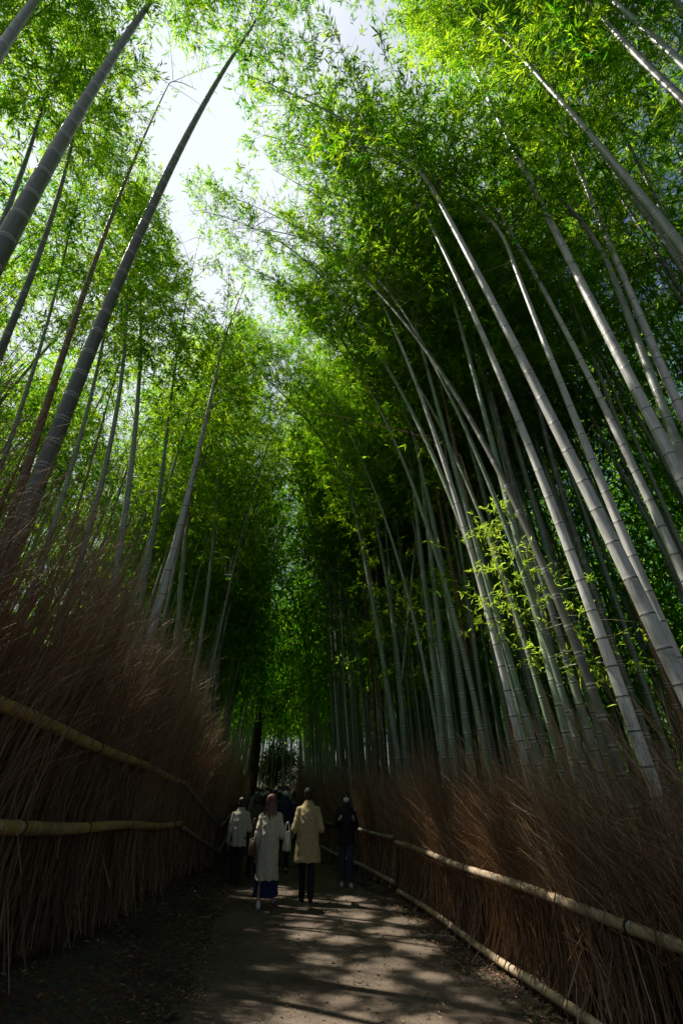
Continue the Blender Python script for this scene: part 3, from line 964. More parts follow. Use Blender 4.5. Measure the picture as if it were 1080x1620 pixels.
def core_wall(pts, inward, h0, thick, inset, frac=0.72):
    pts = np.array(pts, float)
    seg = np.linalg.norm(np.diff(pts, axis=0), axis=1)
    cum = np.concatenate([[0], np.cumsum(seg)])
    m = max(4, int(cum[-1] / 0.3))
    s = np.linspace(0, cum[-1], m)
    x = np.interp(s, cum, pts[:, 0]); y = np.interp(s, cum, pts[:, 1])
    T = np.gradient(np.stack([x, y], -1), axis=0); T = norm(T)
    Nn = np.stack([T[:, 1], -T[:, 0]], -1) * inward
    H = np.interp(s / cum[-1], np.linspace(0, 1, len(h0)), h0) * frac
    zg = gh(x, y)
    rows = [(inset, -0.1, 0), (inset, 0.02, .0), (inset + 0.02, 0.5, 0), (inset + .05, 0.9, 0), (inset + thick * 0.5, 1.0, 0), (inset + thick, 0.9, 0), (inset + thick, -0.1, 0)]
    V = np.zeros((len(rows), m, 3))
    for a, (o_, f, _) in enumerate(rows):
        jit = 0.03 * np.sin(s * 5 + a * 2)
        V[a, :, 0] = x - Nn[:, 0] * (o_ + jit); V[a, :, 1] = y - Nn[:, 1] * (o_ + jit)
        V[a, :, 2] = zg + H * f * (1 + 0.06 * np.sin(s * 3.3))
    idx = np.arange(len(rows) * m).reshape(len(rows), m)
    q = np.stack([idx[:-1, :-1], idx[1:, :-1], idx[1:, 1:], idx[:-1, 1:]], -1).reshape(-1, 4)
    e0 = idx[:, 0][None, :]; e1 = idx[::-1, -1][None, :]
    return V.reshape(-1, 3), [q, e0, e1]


def pole(P0, P1, r0, r1, sag=0.0, seed=0, sides=12):
    rr = np.random.default_rng(seed)
    P0 = np.array(P0, float); P1 = np.array(P1, float)
    Ln = np.linalg.norm(P1 - P0)
    S = [0.0]; A = [0.0]; K = [1.0]
    s = 0.15
    while s < Ln - 0.1:
        S += [s - 0.025, s - 0.007, s, s + 0.009, s + 0.03]; A += [0, 0.3, 1, 0.3, 0]; K += [1, 1.04, 1.09, 1.03, 1]
        s += rr.uniform(0.24, 0.36)
    S.append(Ln); A.append(0); K.append(1.0)
    S = np.array(S); f = S / Ln
    P = P0 + (P1 - P0) * f[:, None]
    P[:, 2] += -sag * np.sin(math.pi * f) + 0.012 * np.sin(f * Ln * 1.7 + seed)
    P[:, 0] += 0.012 * np.sin(f * Ln * 1.1 + seed)
    R = (r0 + (r1 - r0) * f) * np.array(K)
    V, Fs = tubes(P[None], R[None], sides, cap=True)
    return V, Fs, np.repeat(np.array(A), sides), P, R


RAILC = {'straw': (0.40, 0.26, 0.085, 1), 'buff': (0.38, 0.29, 0.19, 1), 'grey': (0.26, 0.22, 0.17, 1)}


def fence(label, pts, inward, heights, lean, per_m, thick, rails, seed, feather=1.0, core=0.72):
    root = empty('brush_fence', (pts[0][0], pts[0][1], float(gh(*pts[0]))))
    tag(root, label, 'fence')
    off = np.array(root.location)
    rr = np.random.default_rng(seed)
    V, Fq, T = brush(pts, inward, heights, None, lean, per_m, thick, rr, feather=feather)
    o = link('brushwood', mesh_from('brushwood', V - off, [Fq], [M_TWIG], attrs={'tint': T}, smooth=False), root)
    o['kind'] = 'stuff'
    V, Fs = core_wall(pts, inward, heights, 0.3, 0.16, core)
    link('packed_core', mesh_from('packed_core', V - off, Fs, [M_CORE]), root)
    for i, (a, b, r0, r1, colour, ties) in enumerate(rails):
        V, Fs, A, P, R = pole(a, b, r0, r1, 0.0, seed + i)
        ro = link('rail', mesh_from('rail', V - off, Fs, [M_RAIL], attrs={'ring': A}), root)
        ro.color = RAILC[colour]
        for k in range(ties):
            q = int((k + 0.5) / ties * (len(P) - 1))
            d = norm(P[min(q + 1, len(P) - 1)] - P[max(q - 1, 0)])
            # twine wrapped twice around the rail
            an = np.linspace(0, 4 * math.pi, 26)
            A_ = norm(np.cross(d, [0, 0, 1.0])); B_ = np.cross(d, A_)
            h = P[q] + (R[q] + 0.003) * (np.cos(an)[:, None] * A_ + np.sin(an)[:, None] * B_) + d * (an / (4 * math.pi) * 0.018)[:, None]
            tv, tf = tubes(h[None], np.full((1, 26), 0.005), 5)
            # re-frame: short thin twine, own mesh
            link('tie', mesh_from('tie', tv - off, tf, [M_ROPE]), ro)
    return root


def lpt(x, y, z): return (x, y, z)


# rails: left near
fence('tall brown brush fence on the left with two straw coloured bamboo rails',
      [(-1.75, -2.5), (-2.05, 0.3), (-2.4, 3.45), (-3.2, 10.75)], 1, [2.7, 2.9, 3.2, 3.35, 3.3], 0.22, 430, 0.4,
      [((-1.86, -1.0, 2.41), (-3.13, 10.75, 1.75), 0.055, 0.042, 'straw', 8),
       ((-1.84, -1.0, 1.70), (-3.11, 10.75, 1.07), 0.055, 0.042, 'straw', 8)], 31)
fence('short dark brush fence on the left where the rails drop and kink',
      [(-3.22, 10.85), (-2.95, 13.0)], 1, [3.0, 2.5], 0.25, 330, 0.4,
      [((-3.15, 10.8, 1.72), (-2.86, 13.0, 0.92), 0.035, 0.032, 'grey', 1),
       ((-3.13, 10.8, 1.02), (-2.84, 13.0, 0.45), 0.035, 0.032, 'grey', 1)], 32)
fence('far brown brush fence up the left side of the path',
      [(-2.97, 13.1), (-3.7, 18), (-5.9, 36)], 1, [2.1, 1.9, 1.9], 0.22, 170, 0.4,
      [((-2.87, 13.1, 0.9), (-3.6, 18.0, 0.95), 0.034, 0.03, 'grey', 1),
       ((-2.86, 13.1, 0.42), (-3.58, 18.0, 0.45), 0.034, 0.03, 'grey', 1)], 33)
fence('long low brush fence along the right of the path with two buff bamboo rails',
      [(3.0, -1.0), (2.75, 1), (2.2, 4), (1.12, 10.7)], -1, [1.55, 1.6, 1.62, 1.68], 0.2, 540, 0.45,
      [((3.0, -0.75, 0.82), (1.04, 10.75, 0.80), 0.046, 0.036, 'buff', 8),
       ((2.97, -0.75, 0.10), (1.03, 10.6, 0.10), 0.044, 0.034, 'buff', 7)], 34)
fence('brush fence on the right beside the masked walker in black, rails nearly level',
      [(1.12, 10.85), (-0.46, 16)], -1, [1.72, 1.75], 0.2, 380, 0.45,
      [((1.02, 10.9, 0.86), (-0.55, 16, 0.85), 0.036, 0.032, 'grey', 2),
       ((1.0, 10.9, 0.18), (-0.57, 16, 0.25), 0.036, 0.032, 'buff', 2)], 35)
fence('far brush fence up the right side of the path behind the walkers',
      [(-0.5, 16.1), (-1.6, 22), (-3.3, 40)], -1, [1.75, 1.75, 1.8], 0.2, 170, 0.4,
      [((-0.6, 16.1, 0.85), (-1.69, 22, 0.85), 0.034, 0.03, 'grey', 2)], 36)

# ------------------------------------------------------------------ dry leaves on the ground
def litter():
    rr = np.random.default_rng(5)
    n = 36000
    y = rr.uniform(0.5, 26, n) ** 1.0
    m = rr.random(n)
    right = m < 0.42
    left = (m >= 0.42) & (m < 0.85)
    x = np.where(right, pr(y) + rr.normal(0.18, 0.22, n), np.where(left, pl(y) - np.abs(rr.normal(0.15, 0.55, n)) + 0.25, pl(y) + (pr(y) - pl(y)) * rr.random(n)))
    keep = (x < xr(y) - 0.0) & (x > xl(y))
    x, y = x[keep], y[keep]
    n = len(x)
    clump = np.sin(x * 5 + 1) * np.sin(y * 3.1) + rr.normal(0, 0.6, n)
    k = clump > -0.3
    x, y = x[k], y[k]; n = len(x)
    z = np.maximum(gh(x, y), 0.0) + 0.018 + rr.random(n) * 0.015
    B = np.stack([x, y, z], -1)
    a = rr.random(n) * 6.28
    D = np.stack([np.cos(a), np.sin(a), rr.normal(0, 0.15, n)], -1)
    Nn = np.array([0, 0, 1.0]) + rr.normal(0, 0.35, (n, 3))
    Ln = rr.uniform(0.02, 0.075, n)
    V, Fq, T = leaf_mesh_arrays(B, D, Nn, Ln, Ln * rr.uniform(0.09, 0.16, n), np.clip(rr.normal(0.4, 0.25, n), 0, 1), 0.6)
    o = link('leaf_litter', mesh_from('leaf_litter', V, [Fq], [M_LITTER], attrs={'tint': T}, smooth=False))
    tag(o, 'dry fallen bamboo leaves along both edges of the path', None, None, 'stuff')


litter()

# ------------------------------------------------------------------ trees at the far end
M_BARK = noisy_mat('dark_bark', (0.018, 0.014, 0.01), (0.05, 0.038, 0.028), 12, 0.9, 0.8, stretch=(1, 1, 0.25))


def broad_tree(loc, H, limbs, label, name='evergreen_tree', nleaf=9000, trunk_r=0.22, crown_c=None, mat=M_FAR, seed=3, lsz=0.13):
    rr = np.random.default_rng(seed)
    root = empty(name, (loc[0], loc[1], float(gh(loc[0], loc[1]))))
    tag(root, label, 'tree')
    P, R = [], []
    t = np.linspace(0, 1, 9)
    tr = np.stack([0.25 * np.sin(t * 3), 0.1 * np.sin(t * 4), H * 0.85 * t - 0.2], -1)
    P.append(tr); R.append(trunk_r * (1 - 0.75 * t) * (1 + 0.5 * np.exp(-t * 14)))
    tips = []
    for (f, az, ln, up) in limbs:
        b = np.array([np.interp(f, t, tr[:, k]) for k in range(3)])
        d = np.array([math.cos(az), math.sin(az), 0])
        l = b + d * (ln * t)[:, None] + np.array([0, 0, 1.0]) * (up * t ** 1.6)[:, None] + rr.normal(0, 0.04, (9, 3))
        l[0] = b
        P.append(l); R.append(trunk_r * 0.22 * (1 - 0.8 * t))
        tips.append(l[4:])
    V, Fq = tubes(np.array(P), np.array(R), 9)
    link('trunk', mesh_from('trunk', V, Fq, [M_BARK]), root)
    ends = np.concatenate(tips + [tr[5:]])
    nc = 90
    cc = ends[rr.integers(0, len(ends), nc)] + rr.normal(0, 0.55, (nc, 3))
    ci = rr.integers(0, nc, nleaf)
    B = cc[ci] + rr.normal(0, 0.26, (nleaf, 3))
    l = rr.uniform(0.7, 1.3, nleaf) * lsz
    V, Fq, T = leaf_mesh_arrays(B, rr.normal(0, 1, (nleaf, 3)), np.array([0, 0, 1.0]) + rr.normal(0, 0.7, (nleaf, 3)), l, l * 0.24,
                                np.clip(rr.normal(0.35, 0.2, nc)[ci] + rr.normal(0, 0.1, nleaf), 0, 1))
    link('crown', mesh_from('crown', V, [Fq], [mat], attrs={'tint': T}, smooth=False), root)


def at_pixel(u, y):
    return (u - 540) / 842.3 * y


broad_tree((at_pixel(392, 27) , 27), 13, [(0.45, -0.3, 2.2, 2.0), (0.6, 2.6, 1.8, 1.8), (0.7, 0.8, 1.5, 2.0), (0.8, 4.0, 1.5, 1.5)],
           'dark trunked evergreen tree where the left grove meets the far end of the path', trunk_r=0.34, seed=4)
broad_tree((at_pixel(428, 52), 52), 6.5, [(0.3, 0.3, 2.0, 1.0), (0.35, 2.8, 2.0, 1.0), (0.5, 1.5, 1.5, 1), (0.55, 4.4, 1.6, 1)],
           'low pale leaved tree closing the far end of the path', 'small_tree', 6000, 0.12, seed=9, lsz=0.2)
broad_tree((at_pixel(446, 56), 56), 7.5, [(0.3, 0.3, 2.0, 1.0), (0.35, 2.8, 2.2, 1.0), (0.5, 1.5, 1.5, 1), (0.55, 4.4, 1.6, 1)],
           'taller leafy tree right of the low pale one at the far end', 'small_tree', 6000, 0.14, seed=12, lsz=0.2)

# ------------------------------------------------------------------ people
def ring_solid(sections, sides=20):
    """sections: (z, cx, cy, rx, ry) -> closed V,F"""
    an = np.arange(sides) * 2 * math.pi / sides
    V = []
    for (z, cx, cy, rx, ry) in sections:
        V.append(np.stack([cx + rx * np.cos(an), cy + ry * np.sin(an), np.full(sides, z)], -1))
    k = len(sections)
    V = np.concatenate(V)
    idx = np.arange(k * sides).reshape(k, sides)
    a, b = idx[:-1], idx[1:]
    q = np.stack([a, np.roll(a, -1, 1), np.roll(b, -1, 1), b], -1).reshape(-1, 4)
    return V, [q, idx[0][::-1][None], idx[-1][None]]


def capsule(p0, r0, p1, r1, sides=14):
    p0 = np.array(p0, float); p1 = np.array(p1, float)
    d = norm(p1 - p0)
    P, R = [], []
    for a in np.linspace(-1, 0, 5):
        P.append(p0 + d * r0 * a * 0.999); R.append(r0 * math.sqrt(max(0.0004, 1 - a * a)))
    for a in np.linspace(0, 1, 5):
        P.append(p1 + d * r1 * a * 0.999); R.append(r1 * math.sqrt(max(0.0004, 1 - a * a)))
    V, Fs = tubes(np.array(P)[None], np.array(R)[None], sides, cap=True)
    return V, Fs


def ellipsoid(c, r, sides=18, rings=11, tilt=0.0):
    S = []
    for a in np.linspace(-math.pi / 2 + 0.05, math.pi / 2 - 0.05, rings):
        S.append((math.sin(a) * r[2], 0, 0, max(1e-3, math.cos(a) * r[0]), max(1e-3, math.cos(a) * r[1])))
    V, Fs = ring_solid(S, sides)
    if tilt:
        c_, s_ = math.cos(tilt), math.sin(tilt)
        V = np.stack([V[:, 0], V[:, 1] * c_ - V[:, 2] * s_, V[:, 1] * s_ + V[:, 2] * c_], -1)
    return V + np.array(c), Fs


def fuse(parts, voxel, smooth=4, wrinkle=0.0, wk=(30, 30, 14), seed=0):
    """voxel-fuse closed solids into one continuous surface"""
    Vs, Fs, off = [], [], 0
    for V, F_ in parts:
        Vs.append(V); Fs += [f + off for f in F_]; off += len(V)
    me = mesh_from('tmp', np.concatenate(Vs), Fs)
    ob = bpy.data.objects.new('tmp', me)
    COL.objects.link(ob)
    rm = ob.modifiers.new('r', 'REMESH'); rm.mode = 'VOXEL'; rm.voxel_size = voxel
    sm = ob.modifiers.new('s', 'SMOOTH'); sm.factor = 0.5; sm.iterations = smooth
    dg = bpy.context.evaluated_depsgraph_get()
    res = bpy.data.meshes.new_from_object(ob.evaluated_get(dg))
    bpy.data.objects.remove(ob)
    bpy.data.meshes.remove(me)
    n = len(res.vertices)
    if wrinkle:
        co = np.empty(n * 3, np.float32); res.vertices.foreach_get('co', co); co = co.reshape(-1, 3)
        no = np.empty(n * 3, np.float32); res.vertices.foreach_get('normal', no); no = no.reshape(-1, 3)
        x, y, z = co[:, 0], co[:, 1], co[:, 2]
        w1 = np.sin(wk[0] * x + 9 * z + 3 * np.sin(7 * z + seed) + seed)
        w2 = np.sin(wk[2] * z * 1.7 + 14 * x + 11 * y + 2 * np.sin(13 * x + seed))
        w3 = np.sin(wk[1] * y - 11 * z + 2 * np.sin(9 * x + 5 * z))
        w4 = np.sin(6 * np.arctan2(y, x) + 1.5 * np.sin(5 * z + seed) + seed) * np.clip((1.0 - z) * 1.6, 0, 1)
        cr = lambda q: 1 - 2 * np.abs(q) ** 0.7
        d = wrinkle * (0.4 * cr(w1) + 0.22 * cr(w2) + 0.25 * w3 + 0.9 * w4)
        co += no * d[:, None]
        res.vertices.foreach_set('co', np.ascontiguousarray(co).ravel())
    res.polygons.foreach_set('use_smooth', np.ones(len(res.polygons), dtype=bool))
    res.update()
    return res


def cloth(name, c, rough=0.8, var=0.75):
    return noisy_mat(name, tuple(v * var for v in c), c, 25, rough, 0.25, 180, 0.25, dist=0.002)


M_SKIN = noisy_mat('skin', (0.42, 0.25, 0.17), (0.5, 0.31, 0.22), 30, 0.5, 0)
M_HAIRB = noisy_mat('black_hair', (0.010, 0.008, 0.007), (0.028, 0.02, 0.016), 40, 0.45, 0.5, 90, 0.5, stretch=(4, 4, 0.5), dist=0.004)
M_HAIRR = noisy_mat('red_hair', (0.07, 0.022, 0.016), (0.17, 0.055, 0.04), 40, 0.4, 0.6, 90, 0.5, stretch=(4, 4, 0.5), dist=0.004)
M_BLACK = cloth('black_cloth', (0.016, 0.016, 0.018))
M_NAVY = cloth('navy_cloth', (0.018, 0.024, 0.045))
M_BLUE = cloth('blue_skirt', (0.014, 0.024, 0.10))
M_TAN = cloth('tan_cotton', (0.42, 0.33, 0.16))
M_CREAM = cloth('cream_cotton', (0.50, 0.45, 0.33))
M_STONE = cloth('pale_jacket', (0.50, 0.47, 0.36))
M_JEANS = cloth('dark_denim', (0.035, 0.05, 0.085))
M_SHOEW = cloth('white_leather', (0.6, 0.58, 0.55), 0.5)
M_SHOEB = cloth('black_leather', (0.012, 0.012, 0.012), 0.4)
M_MASK = cloth('white_mask', (0.75, 0.75, 0.73), 0.9, 0.92)
M_BROWN = cloth('brown_cloth', (0.12, 0.075, 0.05))
M_EYE = noisy_mat('eye_dark', (0.01, 0.008, 0.006), (0.02, 0.015, 0.01), 10, 0.15, 0)
M_TOTE = cloth('pale_canvas', (0.62, 0.57, 0.47))
M_OLIVE = cloth('olive_cloth', (0.05, 0.055, 0.03))


def hand_parts(w_, d, side, s, fwd=np.array([0, 1.0, 0])):
    """palm with four bent fingers and a side thumb; w_ wrist, d direction along the hand"""
    d = norm(np.array(d, float))
    ac = norm(np.cross(d, np.array([1.0, 0, 0]) * 1.0))        # across the palm (front to back of the body)
    nn = np.cross(d, ac)                                       # out of the palm
    inn = -side * np.sign(nn[0] if abs(nn[0]) > 1e-6 else 1) * nn
    ps = [capsule(w_, 0.022 * s, w_ + d * 0.03 * s, 0.027 * s)]
    for k, (o_, ln) in enumerate([(-0.030, 0.068), (-0.010, 0.076), (0.011, 0.071), (0.030, 0.056)]):
        kn = w_ + d * 0.085 * s - ac * o_ * s * 1.0
        ps.append(capsule(w_ + d * 0.02 * s - ac * o_ * 0.6 * s, 0.014 * s, kn, 0.0115 * s, 10))
        m = kn + norm(d + inn * 0.25) * ln * 0.5 * s
        e = m + norm(d + inn * 0.75) * ln * 0.5 * s
        ps.append(capsule(kn, 0.0095 * s, m, 0.0088 * s, 10)); ps.append(capsule(m, 0.0088 * s, e, 0.0075 * s, 10))
    fwd_s = ac if np.dot(ac, fwd) > 0 else -ac
    b = w_ + d * 0.028 * s + fwd_s * 0.024 * s
    m = b + norm(d * 0.8 + fwd_s * 0.6 + inn * 0.3) * 0.035 * s
    e = m + norm(d + fwd_s * 0.2 + inn * 0.3) * 0.028 * s
    ps += [capsule(b, 0.0115 * s, m, 0.010 * s, 10), capsule(m, 0.010 * s, e, 0.008 * s, 10)]
    return ps


def make_person(label, loc, rotz, H, legs, arms, top, trousers, shoes, hair, mask=False, group=None, skirt=None, detail=True, lean=0.02, head_turn=0.0):
    """local frame: facing +Y, right hand +X. legs: per side (knee dy, ankle dy, ankle lift, dx); arms: per side (elbow xyz, wrist xyz) offsets from the shoulder, in heights"""
    s = H
    root = empty('person', loc, rotz)
    tag(root, label, 'person', group)
    vox = 0.0085 if detail else 0.014
    J = {}
    hip_z = 0.515 * s
    body, leg_cl, shoe_parts = [], [], []
    for sd, (kdy, ady, lift, dx) in zip((-1, 1), legs):
        hp = np.array([sd * 0.052 * s, 0, hip_z])
        an = np.array([sd * (0.048 + dx) * s, ady * s, (0.045 + lift) * s])
        kn = (hp + an) / 2 + np.array([0, kdy * s, 0.0]) + np.array([0, 0, 0.012 * s])
        J[sd] = (hp, kn, an)
        body += [capsule(hp, 0.05 * s, kn, 0.03 * s), capsule(kn, 0.031 * s, an, 0.02 * s)]
        leg_cl += [capsule(hp, 0.062 * s, kn, 0.043 * s), capsule(kn, 0.042 * s, an + np.array([0, 0, 0.01 * s]), 0.034 * s)]
        tl = -0.55 * lift / 0.06 if lift > 0 else 0.0       # toe points down when the heel lifts
        toe = an + np.array([sd * 0.012 * s, 0.095 * s, -0.028 * s + 0.0 * s + tl * 0.03 * s])
        heel = an + np.array([0, -0.022 * s, -0.022 * s])
        body += [capsule(an, 0.02 * s, toe, 0.014 * s)]
        sp = [capsule(heel, 0.024 * s, toe, 0.021 * s), capsule(an + np.array([0, 0, 0.006 * s]), 0.026 * s, heel, 0.022 * s)]
        # flat soles: keep above ground
        shoe_parts.append(sp)
    ch = np.array([0, lean * s, 0])
    sh_z = 0.792 * s
    body += [ring_solid([(0.47 * s, 0, 0, 0.07 * s, 0.055 * s), (0.53 * s, 0, 0, 0.092 * s, 0.065 * s), (0.62 * s, 0, lean * .4 * s, 0.076 * s, 0.053 * s),
                         (0.72 * s, 0, lean * .7 * s, 0.09 * s, 0.06 * s), (0.78 * s, 0, lean * s, 0.098 * s, 0.056 * s), (0.825 * s, 0, lean * s, 0.062 * s, 0.04 * s), (0.86 * s, 0, lean * s, 0.03 * s, 0.03 * s)]),
             capsule((0, lean * s, 0.83 * s), 0.033 * s, (0, (lean + 0.012) * s, 0.89 * s), 0.031 * s)]
    top_parts = []
    for sd, (el, wr) in zip((-1, 1), arms):
        shp = np.array([sd * 0.098 * s, lean * s, sh_z])
        e = shp + np.array(el) * s; wv = shp + np.array(wr) * s
        body += [capsule(shp, 0.034 * s, e, 0.025 * s), capsule(e, 0.024 * s, wv, 0.016 * s)]
        if detail:
            body += hand_parts(wv, wv - e, sd, s / 1.65)
        else:
            body += [capsule(wv, 0.016 * s, wv + norm(wv - e) * 0.07 * s, 0.012 * s)]
        top_parts += [capsule(shp - np.array([sd * 0.008 * s, 0, 0.004 * s]), 0.043 * s, e, 0.039 * s), capsule(e, 0.041 * s, e + (wv - e) * 0.88, 0.034 * s)]
    hc = np.array([0, (lean + 0.02) * s, 0.938 * s])
    body += [ellipsoid(hc + np.array([0, -0.004 * s, 0.008 * s]), (0.045 * s, 0.056 * s, 0.054 * s)),
             ellipsoid(hc + np.array([0, 0.012 * s, -0.030 * s]), (0.036 * s, 0.042 * s, 0.038 * s)),
             capsule(hc + np.array([0, 0.050 * s, 0.002 * s]), 0.006 * s, hc + np.array([0, 0.062 * s, -0.016 * s]), 0.009 * s, 8),
             capsule(hc + np.array([-0.012 * s, 0.046 * s, -0.040 * s]), 0.007 * s, hc + np.array([0.012 * s, 0.046 * s, -0.040 * s]), 0.007 * s, 8),
             ellipsoid(hc + np.array([0.046 * s, 0, -0.006 * s]), (0.007 * s, 0.013 * s, 0.019 * s)),
             ellipsoid(hc + np.array([-0.046 * s, 0, -0.006 * s]), (0.007 * s, 0.013 * s, 0.019 * s))]
    me = fuse(body, vox * 0.72, 3); me.materials.append(M_SKIN)
    link('body', me, root)
    # trousers
    if trousers is not None:
        me = fuse(leg_cl + [ring_solid([(0.46 * s, 0, 0, 0.075 * s, 0.056 * s), (0.52 * s, 0, 0, 0.09 * s, 0.064 * s), (0.58 * s, 0, 0, 0.078 * s, 0.054 * s)])], vox, 3, 0.004, seed=int(H * 1000) % 7)
        me.materials.append(trousers); link('trousers', me, root)
    if skirt is not None:
        mat, z0, z1, rx, ry = skirt
        yb = (J[-1][2][1] + J[1][2][1]) / 2
        me = fuse([ring_solid([(z1 * s, 0, 0, 0.09 * s, 0.07 * s), ((z1 * .6 + z0 * .4) * s, 0, yb * 0.5, rx * 0.85 * s, ry * 0.85 * s), (z0 * s, 0, yb, rx * s, ry * s)][::-1], 24)], vox, 2, 0.012, seed=2)
        me.materials.append(mat); link('skirt', me, root)
    for sp in shoe_parts:
        me = fuse(sp, vox * 0.8, 2); me.materials.append(shoes); link('shoe', me, root)
    # coat / jacket
    mat, hem, flare, collar, nm = top
    secs = [(hem * s, 0, 0, flare * s, flare * 0.72 * s), ((hem * .5 + .3) * s, 0, lean * .2 * s, (flare * .55 + .05) * s, (flare * .55 + .05) * 0.72 * s),
            (0.62 * s, 0, lean * .4 * s, 0.108 * s, 0.086 * s), (0.72 * s, 0, lean * .7 * s, 0.112 * s, 0.082 * s), (0.785 * s, 0, lean * s, 0.110 * s, 0.072 * s),
            (0.828 * s, 0, lean * s, 0.074 * s, 0.054 * s), (collar * s, 0, (lean + 0.004) * s, 0.046 * s, 0.046 * s)]
    secs = sorted(secs, key=lambda q: q[0])
    me = fuse([ring_solid(secs, 28)] + top_parts, vox, 2, 0.011 if detail else 0.008, seed=int(H * 1777) % 11)
    me.materials.append(mat); link(nm, me, root)
    # hair
    hm, kind = hair
    hp_ = [ellipsoid(hc + np.array([0, -0.010 * s, 0.016 * s]), (0.055 * s, 0.062 * s, 0.054 * s))]
    if kind == 'short':
        hp_ += [ellipsoid(hc + np.array([0, -0.026 * s, -0.012 * s]), (0.048 * s, 0.040 * s, 0.050 * s))]
    elif kind == 'bob':
        hp_ += [ellipsoid(hc + np.array([0, -0.020 * s, -0.026 * s]), (0.060 * s, 0.048 * s, 0.058 * s))]
    elif kind == 'long':
        hr = np.random.default_rng(8)
        for k in range(17):
            q = (k / 16 - 0.5) * 2
            x0 = q * 0.044; y0 = -0.045 + 0.03 * q * q
            zt = 0.775 + 0.035 * abs(q) + hr.normal(0, 0.014)
            mid_ = np.array([q * 0.056 + hr.normal(0, 0.004), lean - 0.045 + 0.022 * q * q, 0.868]) * s
            end_ = np.array([q * 0.058 + hr.normal(0, 0.009), lean - 0.074 + 0.025 * q * q + hr.normal(0, 0.004), zt]) * s
            hp_ += [capsule(np.array([x0, lean + 0.012 + y0, 0.955]) * s, 0.014 * s, mid_, 0.013 * s, 8), capsule(mid_, 0.0125 * s, end_, 0.0055 * s, 8)]
    elif kind == 'curtain':     # long hair seen from the front
        for sd in (-1, 1):
            hp_ += [capsule(hc + np.array([sd * 0.045 * s, -0.012 * s, 0.0]), 0.02 * s, hc + np.array([sd * 0.05 * s, 0.0, -0.11 * s]), 0.018 * s)]
    me = fuse(hp_, vox * 0.7, 2, 0.006, wk=(110, 110, 16)); me.materials.append(hm); link('hair', me, root)
    if mask:
        me = fuse([ellipsoid(hc + np.array([0, 0.022 * s, -0.030 * s]), (0.040 * s, 0.043 * s, 0.031 * s)), capsule(hc + np.array([0, 0.058 * s, -0.012 * s]), 0.011 * s, hc + np.array([0, 0.060 * s, -0.03 * s]), 0.014 * s)], vox * 0.6, 3)
        me.materials.append(M_MASK); link('face_mask', me, root)
        for sd in (-1, 1):
            me = mesh_from('eye', *ellipsoid(hc + np.array([sd * 0.018 * s, 0.0505 * s, 0.006 * s]), (0.008 * s, 0.005 * s, 0.0045 * s), 10, 7)); me.materials.append(M_EYE)
            link('eye', me, root)
    return root


PATH_ROT = math.radians(8)
BACK = PATH_ROT + math.pi
SW = ((-0.03, -0.02, -0.185), (-0.035, 0.05, -0.335))        # hanging arm (left, offsets in heights)


def arm(side, e, w_): return ((side * e[0], e[1], e[2]), (side * w_[0], w_[1], w_[2]))


hang = lambda sd, sw=0.0: arm(sd, (0.03, -0.02 + sw * .5, -0.185), (0.04, 0.03 + sw, -0.335))
bent = lambda sd: arm(sd, (0.045, -0.03, -0.175), (0.03, 0.12, -0.16))
hold = lambda sd: arm(sd, (0.03, -0.02, -0.18), (0.0, 0.13, -0.10))

Y = 9.6
make_person('woman with reddish hair in a long cream coat over a blue skirt, walking away', (at_pixel(426, Y) + 0.06, Y, 0.012), PATH_ROT, 1.575,
            [(0.01, -0.02, 0.0, 0.02), (-0.02, 0.12, 0.03, 0.03)], [hang(-1), bent(1)],
            (M_CREAM, 0.235, 0.128, 0.865, 'coat'), None, M_SHOEW, (M_HAIRR, 'long'), skirt=(M_BLUE, 0.095, 0.5, 0.135, 0.10))
Y = 10.0
make_person('man in a knee length tan trench coat and black trousers, walking away', (at_pixel(489, Y), Y, 0.012), PATH_ROT, 1.68,
            [(0.02, 0.06, 0.0, -0.012), (-0.01, -0.07, 0.02, -0.01)], [bent(-1), bent(1)],
            (M_TAN, 0.335, 0.152, 0.875, 'trench_coat'), M_BLACK, M_SHOEB, (M_HAIRB, 'short'))
Y = 11.75
make_person('short dark haired person in a pale jacket and black trousers by the left fence', (at_pixel(385, Y), Y, 0.012), PATH_ROT, 1.50,
            [(0.015, 0.03, 0.0, -0.01), (0.0, -0.05, 0.0, -0.01)], [hang(-1), bent(1)],
            (M_STONE, 0.42, 0.118, 0.88, 'jacket'), M_BLACK, M_SHOEB, (M_HAIRB, 'bob'))
Y = 11.6
make_person('masked woman in a black coat and white shoes walking towards the camera on the right', (at_pixel(547, Y), Y, 0.012), BACK - 0.1, 1.60,
            [(0.02, 0.06, 0.0, 0.0), (0.0, -0.05, 0.0, 0.0)], [hold(-1), hold(1)],
            (M_BLACK, 0.42, 0.12, 0.875, 'coat'), M_JEANS, M_SHOEW, (M_HAIRB, 'curtain'), mask=True)
Y = 13.4
make_person('masked man in a dark jacket between the cream coat and tan trench coat', (at_pixel(452, Y), Y, 0.012), BACK, 1.72,
            [(0.02, 0.05, 0.0, 0.0), (0.0, -0.05, 0.0, 0.0)], [hang(-1), hang(1)],
            (M_NAVY, 0.45, 0.118, 0.875, 'jacket'), M_BLACK, M_SHOEB, (M_HAIRB, 'short'), mask=True)
Y = 12.6
make_person('person in dark clothes just left of the cream coated woman', (at_pixel(409, Y), Y, 0.012), PATH_ROT, 1.56,
            [(0.01, 0.03, 0.0, 0.0), (0.0, -0.04, 0.0, 0.0)], [hang(-1), hang(1)],
            (M_OLIVE, 0.43, 0.12, 0.875, 'jacket'), M_BLACK, M_SHOEB, (M_HAIRB, 'bob'))
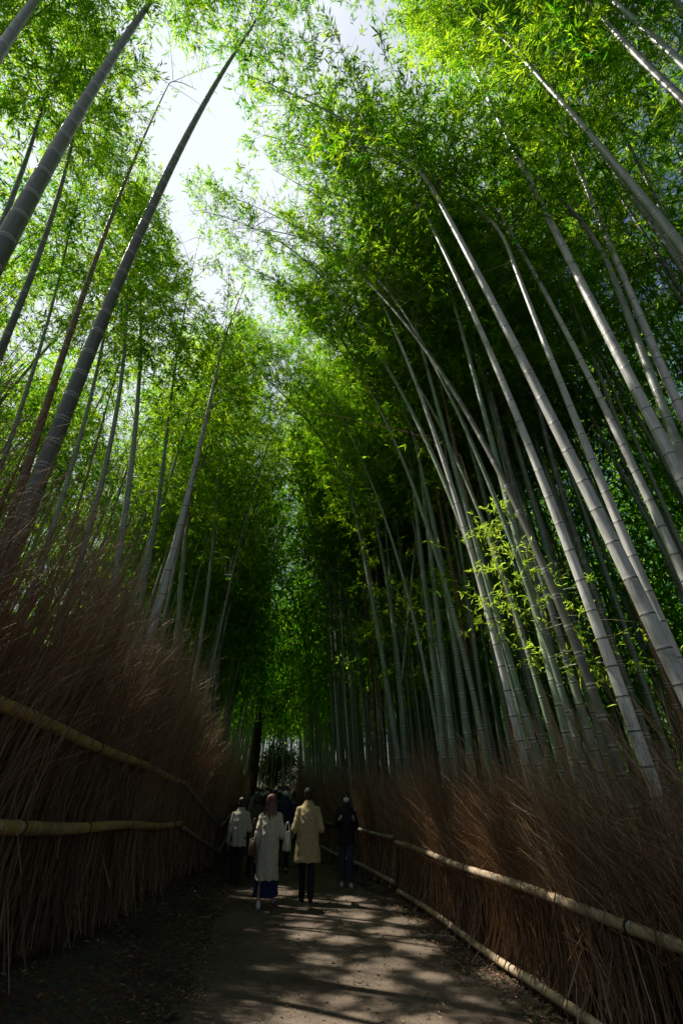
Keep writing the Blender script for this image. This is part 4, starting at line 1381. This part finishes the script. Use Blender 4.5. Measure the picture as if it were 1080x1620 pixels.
far_people = [
    (414, 16.5, BACK, 1.66, M_BLACK, 'short', True, 'masked walker in black behind the reddish haired woman, left of her head'),
    (424, 18.5, BACK, 1.70, M_NAVY, 'short', True, 'masked walker in navy in the crowd behind the reddish haired woman'),
    (436, 17.5, PATH_ROT, 1.62, M_BROWN, 'long', False, 'walker in brown seen from behind, next to the masked man in the crowd'),
    (407, 20.0, BACK, 1.68, M_STONE, 'short', True, 'walker in a pale top at the left of the distant crowd'),
    (442, 21.5, BACK, 1.74, M_BLACK, 'short', True, 'tallest dark walker at the back of the distant crowd'),
    (429, 24.0, PATH_ROT, 1.66, M_OLIVE, 'bob', False, 'small olive clad walker deep in the distant crowd'),
    (466, 19.0, PATH_ROT, 1.58, M_BROWN, 'bob', False, 'short walker in brown between the masked man and tan trench coat'),
]
for (u, Y, rz, H, mt, hk, mk, lab) in far_people:
    make_person(lab, (at_pixel(u, Y), Y, 0.012), rz, H, [(0.01, 0.04, 0.0, 0.0), (0.0, -0.05, 0.0, 0.0)], [hang(-1), hang(1)],
                (mt, 0.44, 0.118, 0.875, 'jacket'), M_BLACK, M_SHOEB, (M_HAIRB, hk), mask=mk, group='crowd far up the path', detail=False)


def bag(name, label, cat, loc, size, mat, strap_to=None, rotz=0.0):
    root = empty(name, loc, rotz)
    tag(root, label, cat)
    w_, d, h = size
    S = [(-h / 2, 0, 0, w_ * .42, d * .42), (-h * .46, 0, 0, w_ * .5, d * .5), (-h * .1, 0, 0, w_ * .52, d * .55), (h * .3, 0, 0, w_ * .47, d * .4), (h / 2, 0, 0, w_ * .40, d * .15)]
    me = fuse([ring_solid(S, 22)], 0.01, 2, 0.006, seed=3); me.materials.append(mat); link('bag_body', me, root)
    an = np.linspace(0.0, math.pi, 14)
    top = strap_to if strap_to else 0.22
    for sd in (-1, 1):
        P = np.stack([w_ * 0.27 * np.cos(an), np.full(14, sd * d * 0.12), h * 0.42 + top * np.sin(an)], -1)
        V, Fs = tubes(P[None], np.full((1, 14), 0.008), 8, cap=True)
        link('handle', mesh_from('handle', V, Fs, [mat]), root)
    return root


bag('tote_bag', 'pale canvas tote hanging from the elbow of the cream coated woman', 'bag', (at_pixel(426, 9.6) + 0.36, 9.66, 0.90), (0.13, 0.30, 0.27), M_TOTE, 0.16, PATH_ROT)
bag('shoulder_bag', 'dark brown bag at the left hip of the cream coated woman', 'bag', (at_pixel(426, 9.6) - 0.21, 9.58, 0.83), (0.13, 0.28, 0.24), M_BROWN, 0.3, PATH_ROT)
bag('handbag', 'small black handbag in the left hand of the person in the pale jacket', 'bag', (at_pixel(385, 11.75) - 0.27, 11.78, 0.50), (0.12, 0.26, 0.22), M_BLACK, 0.12, PATH_ROT)
print('scene built', len(bpy.data.objects), 'objects')
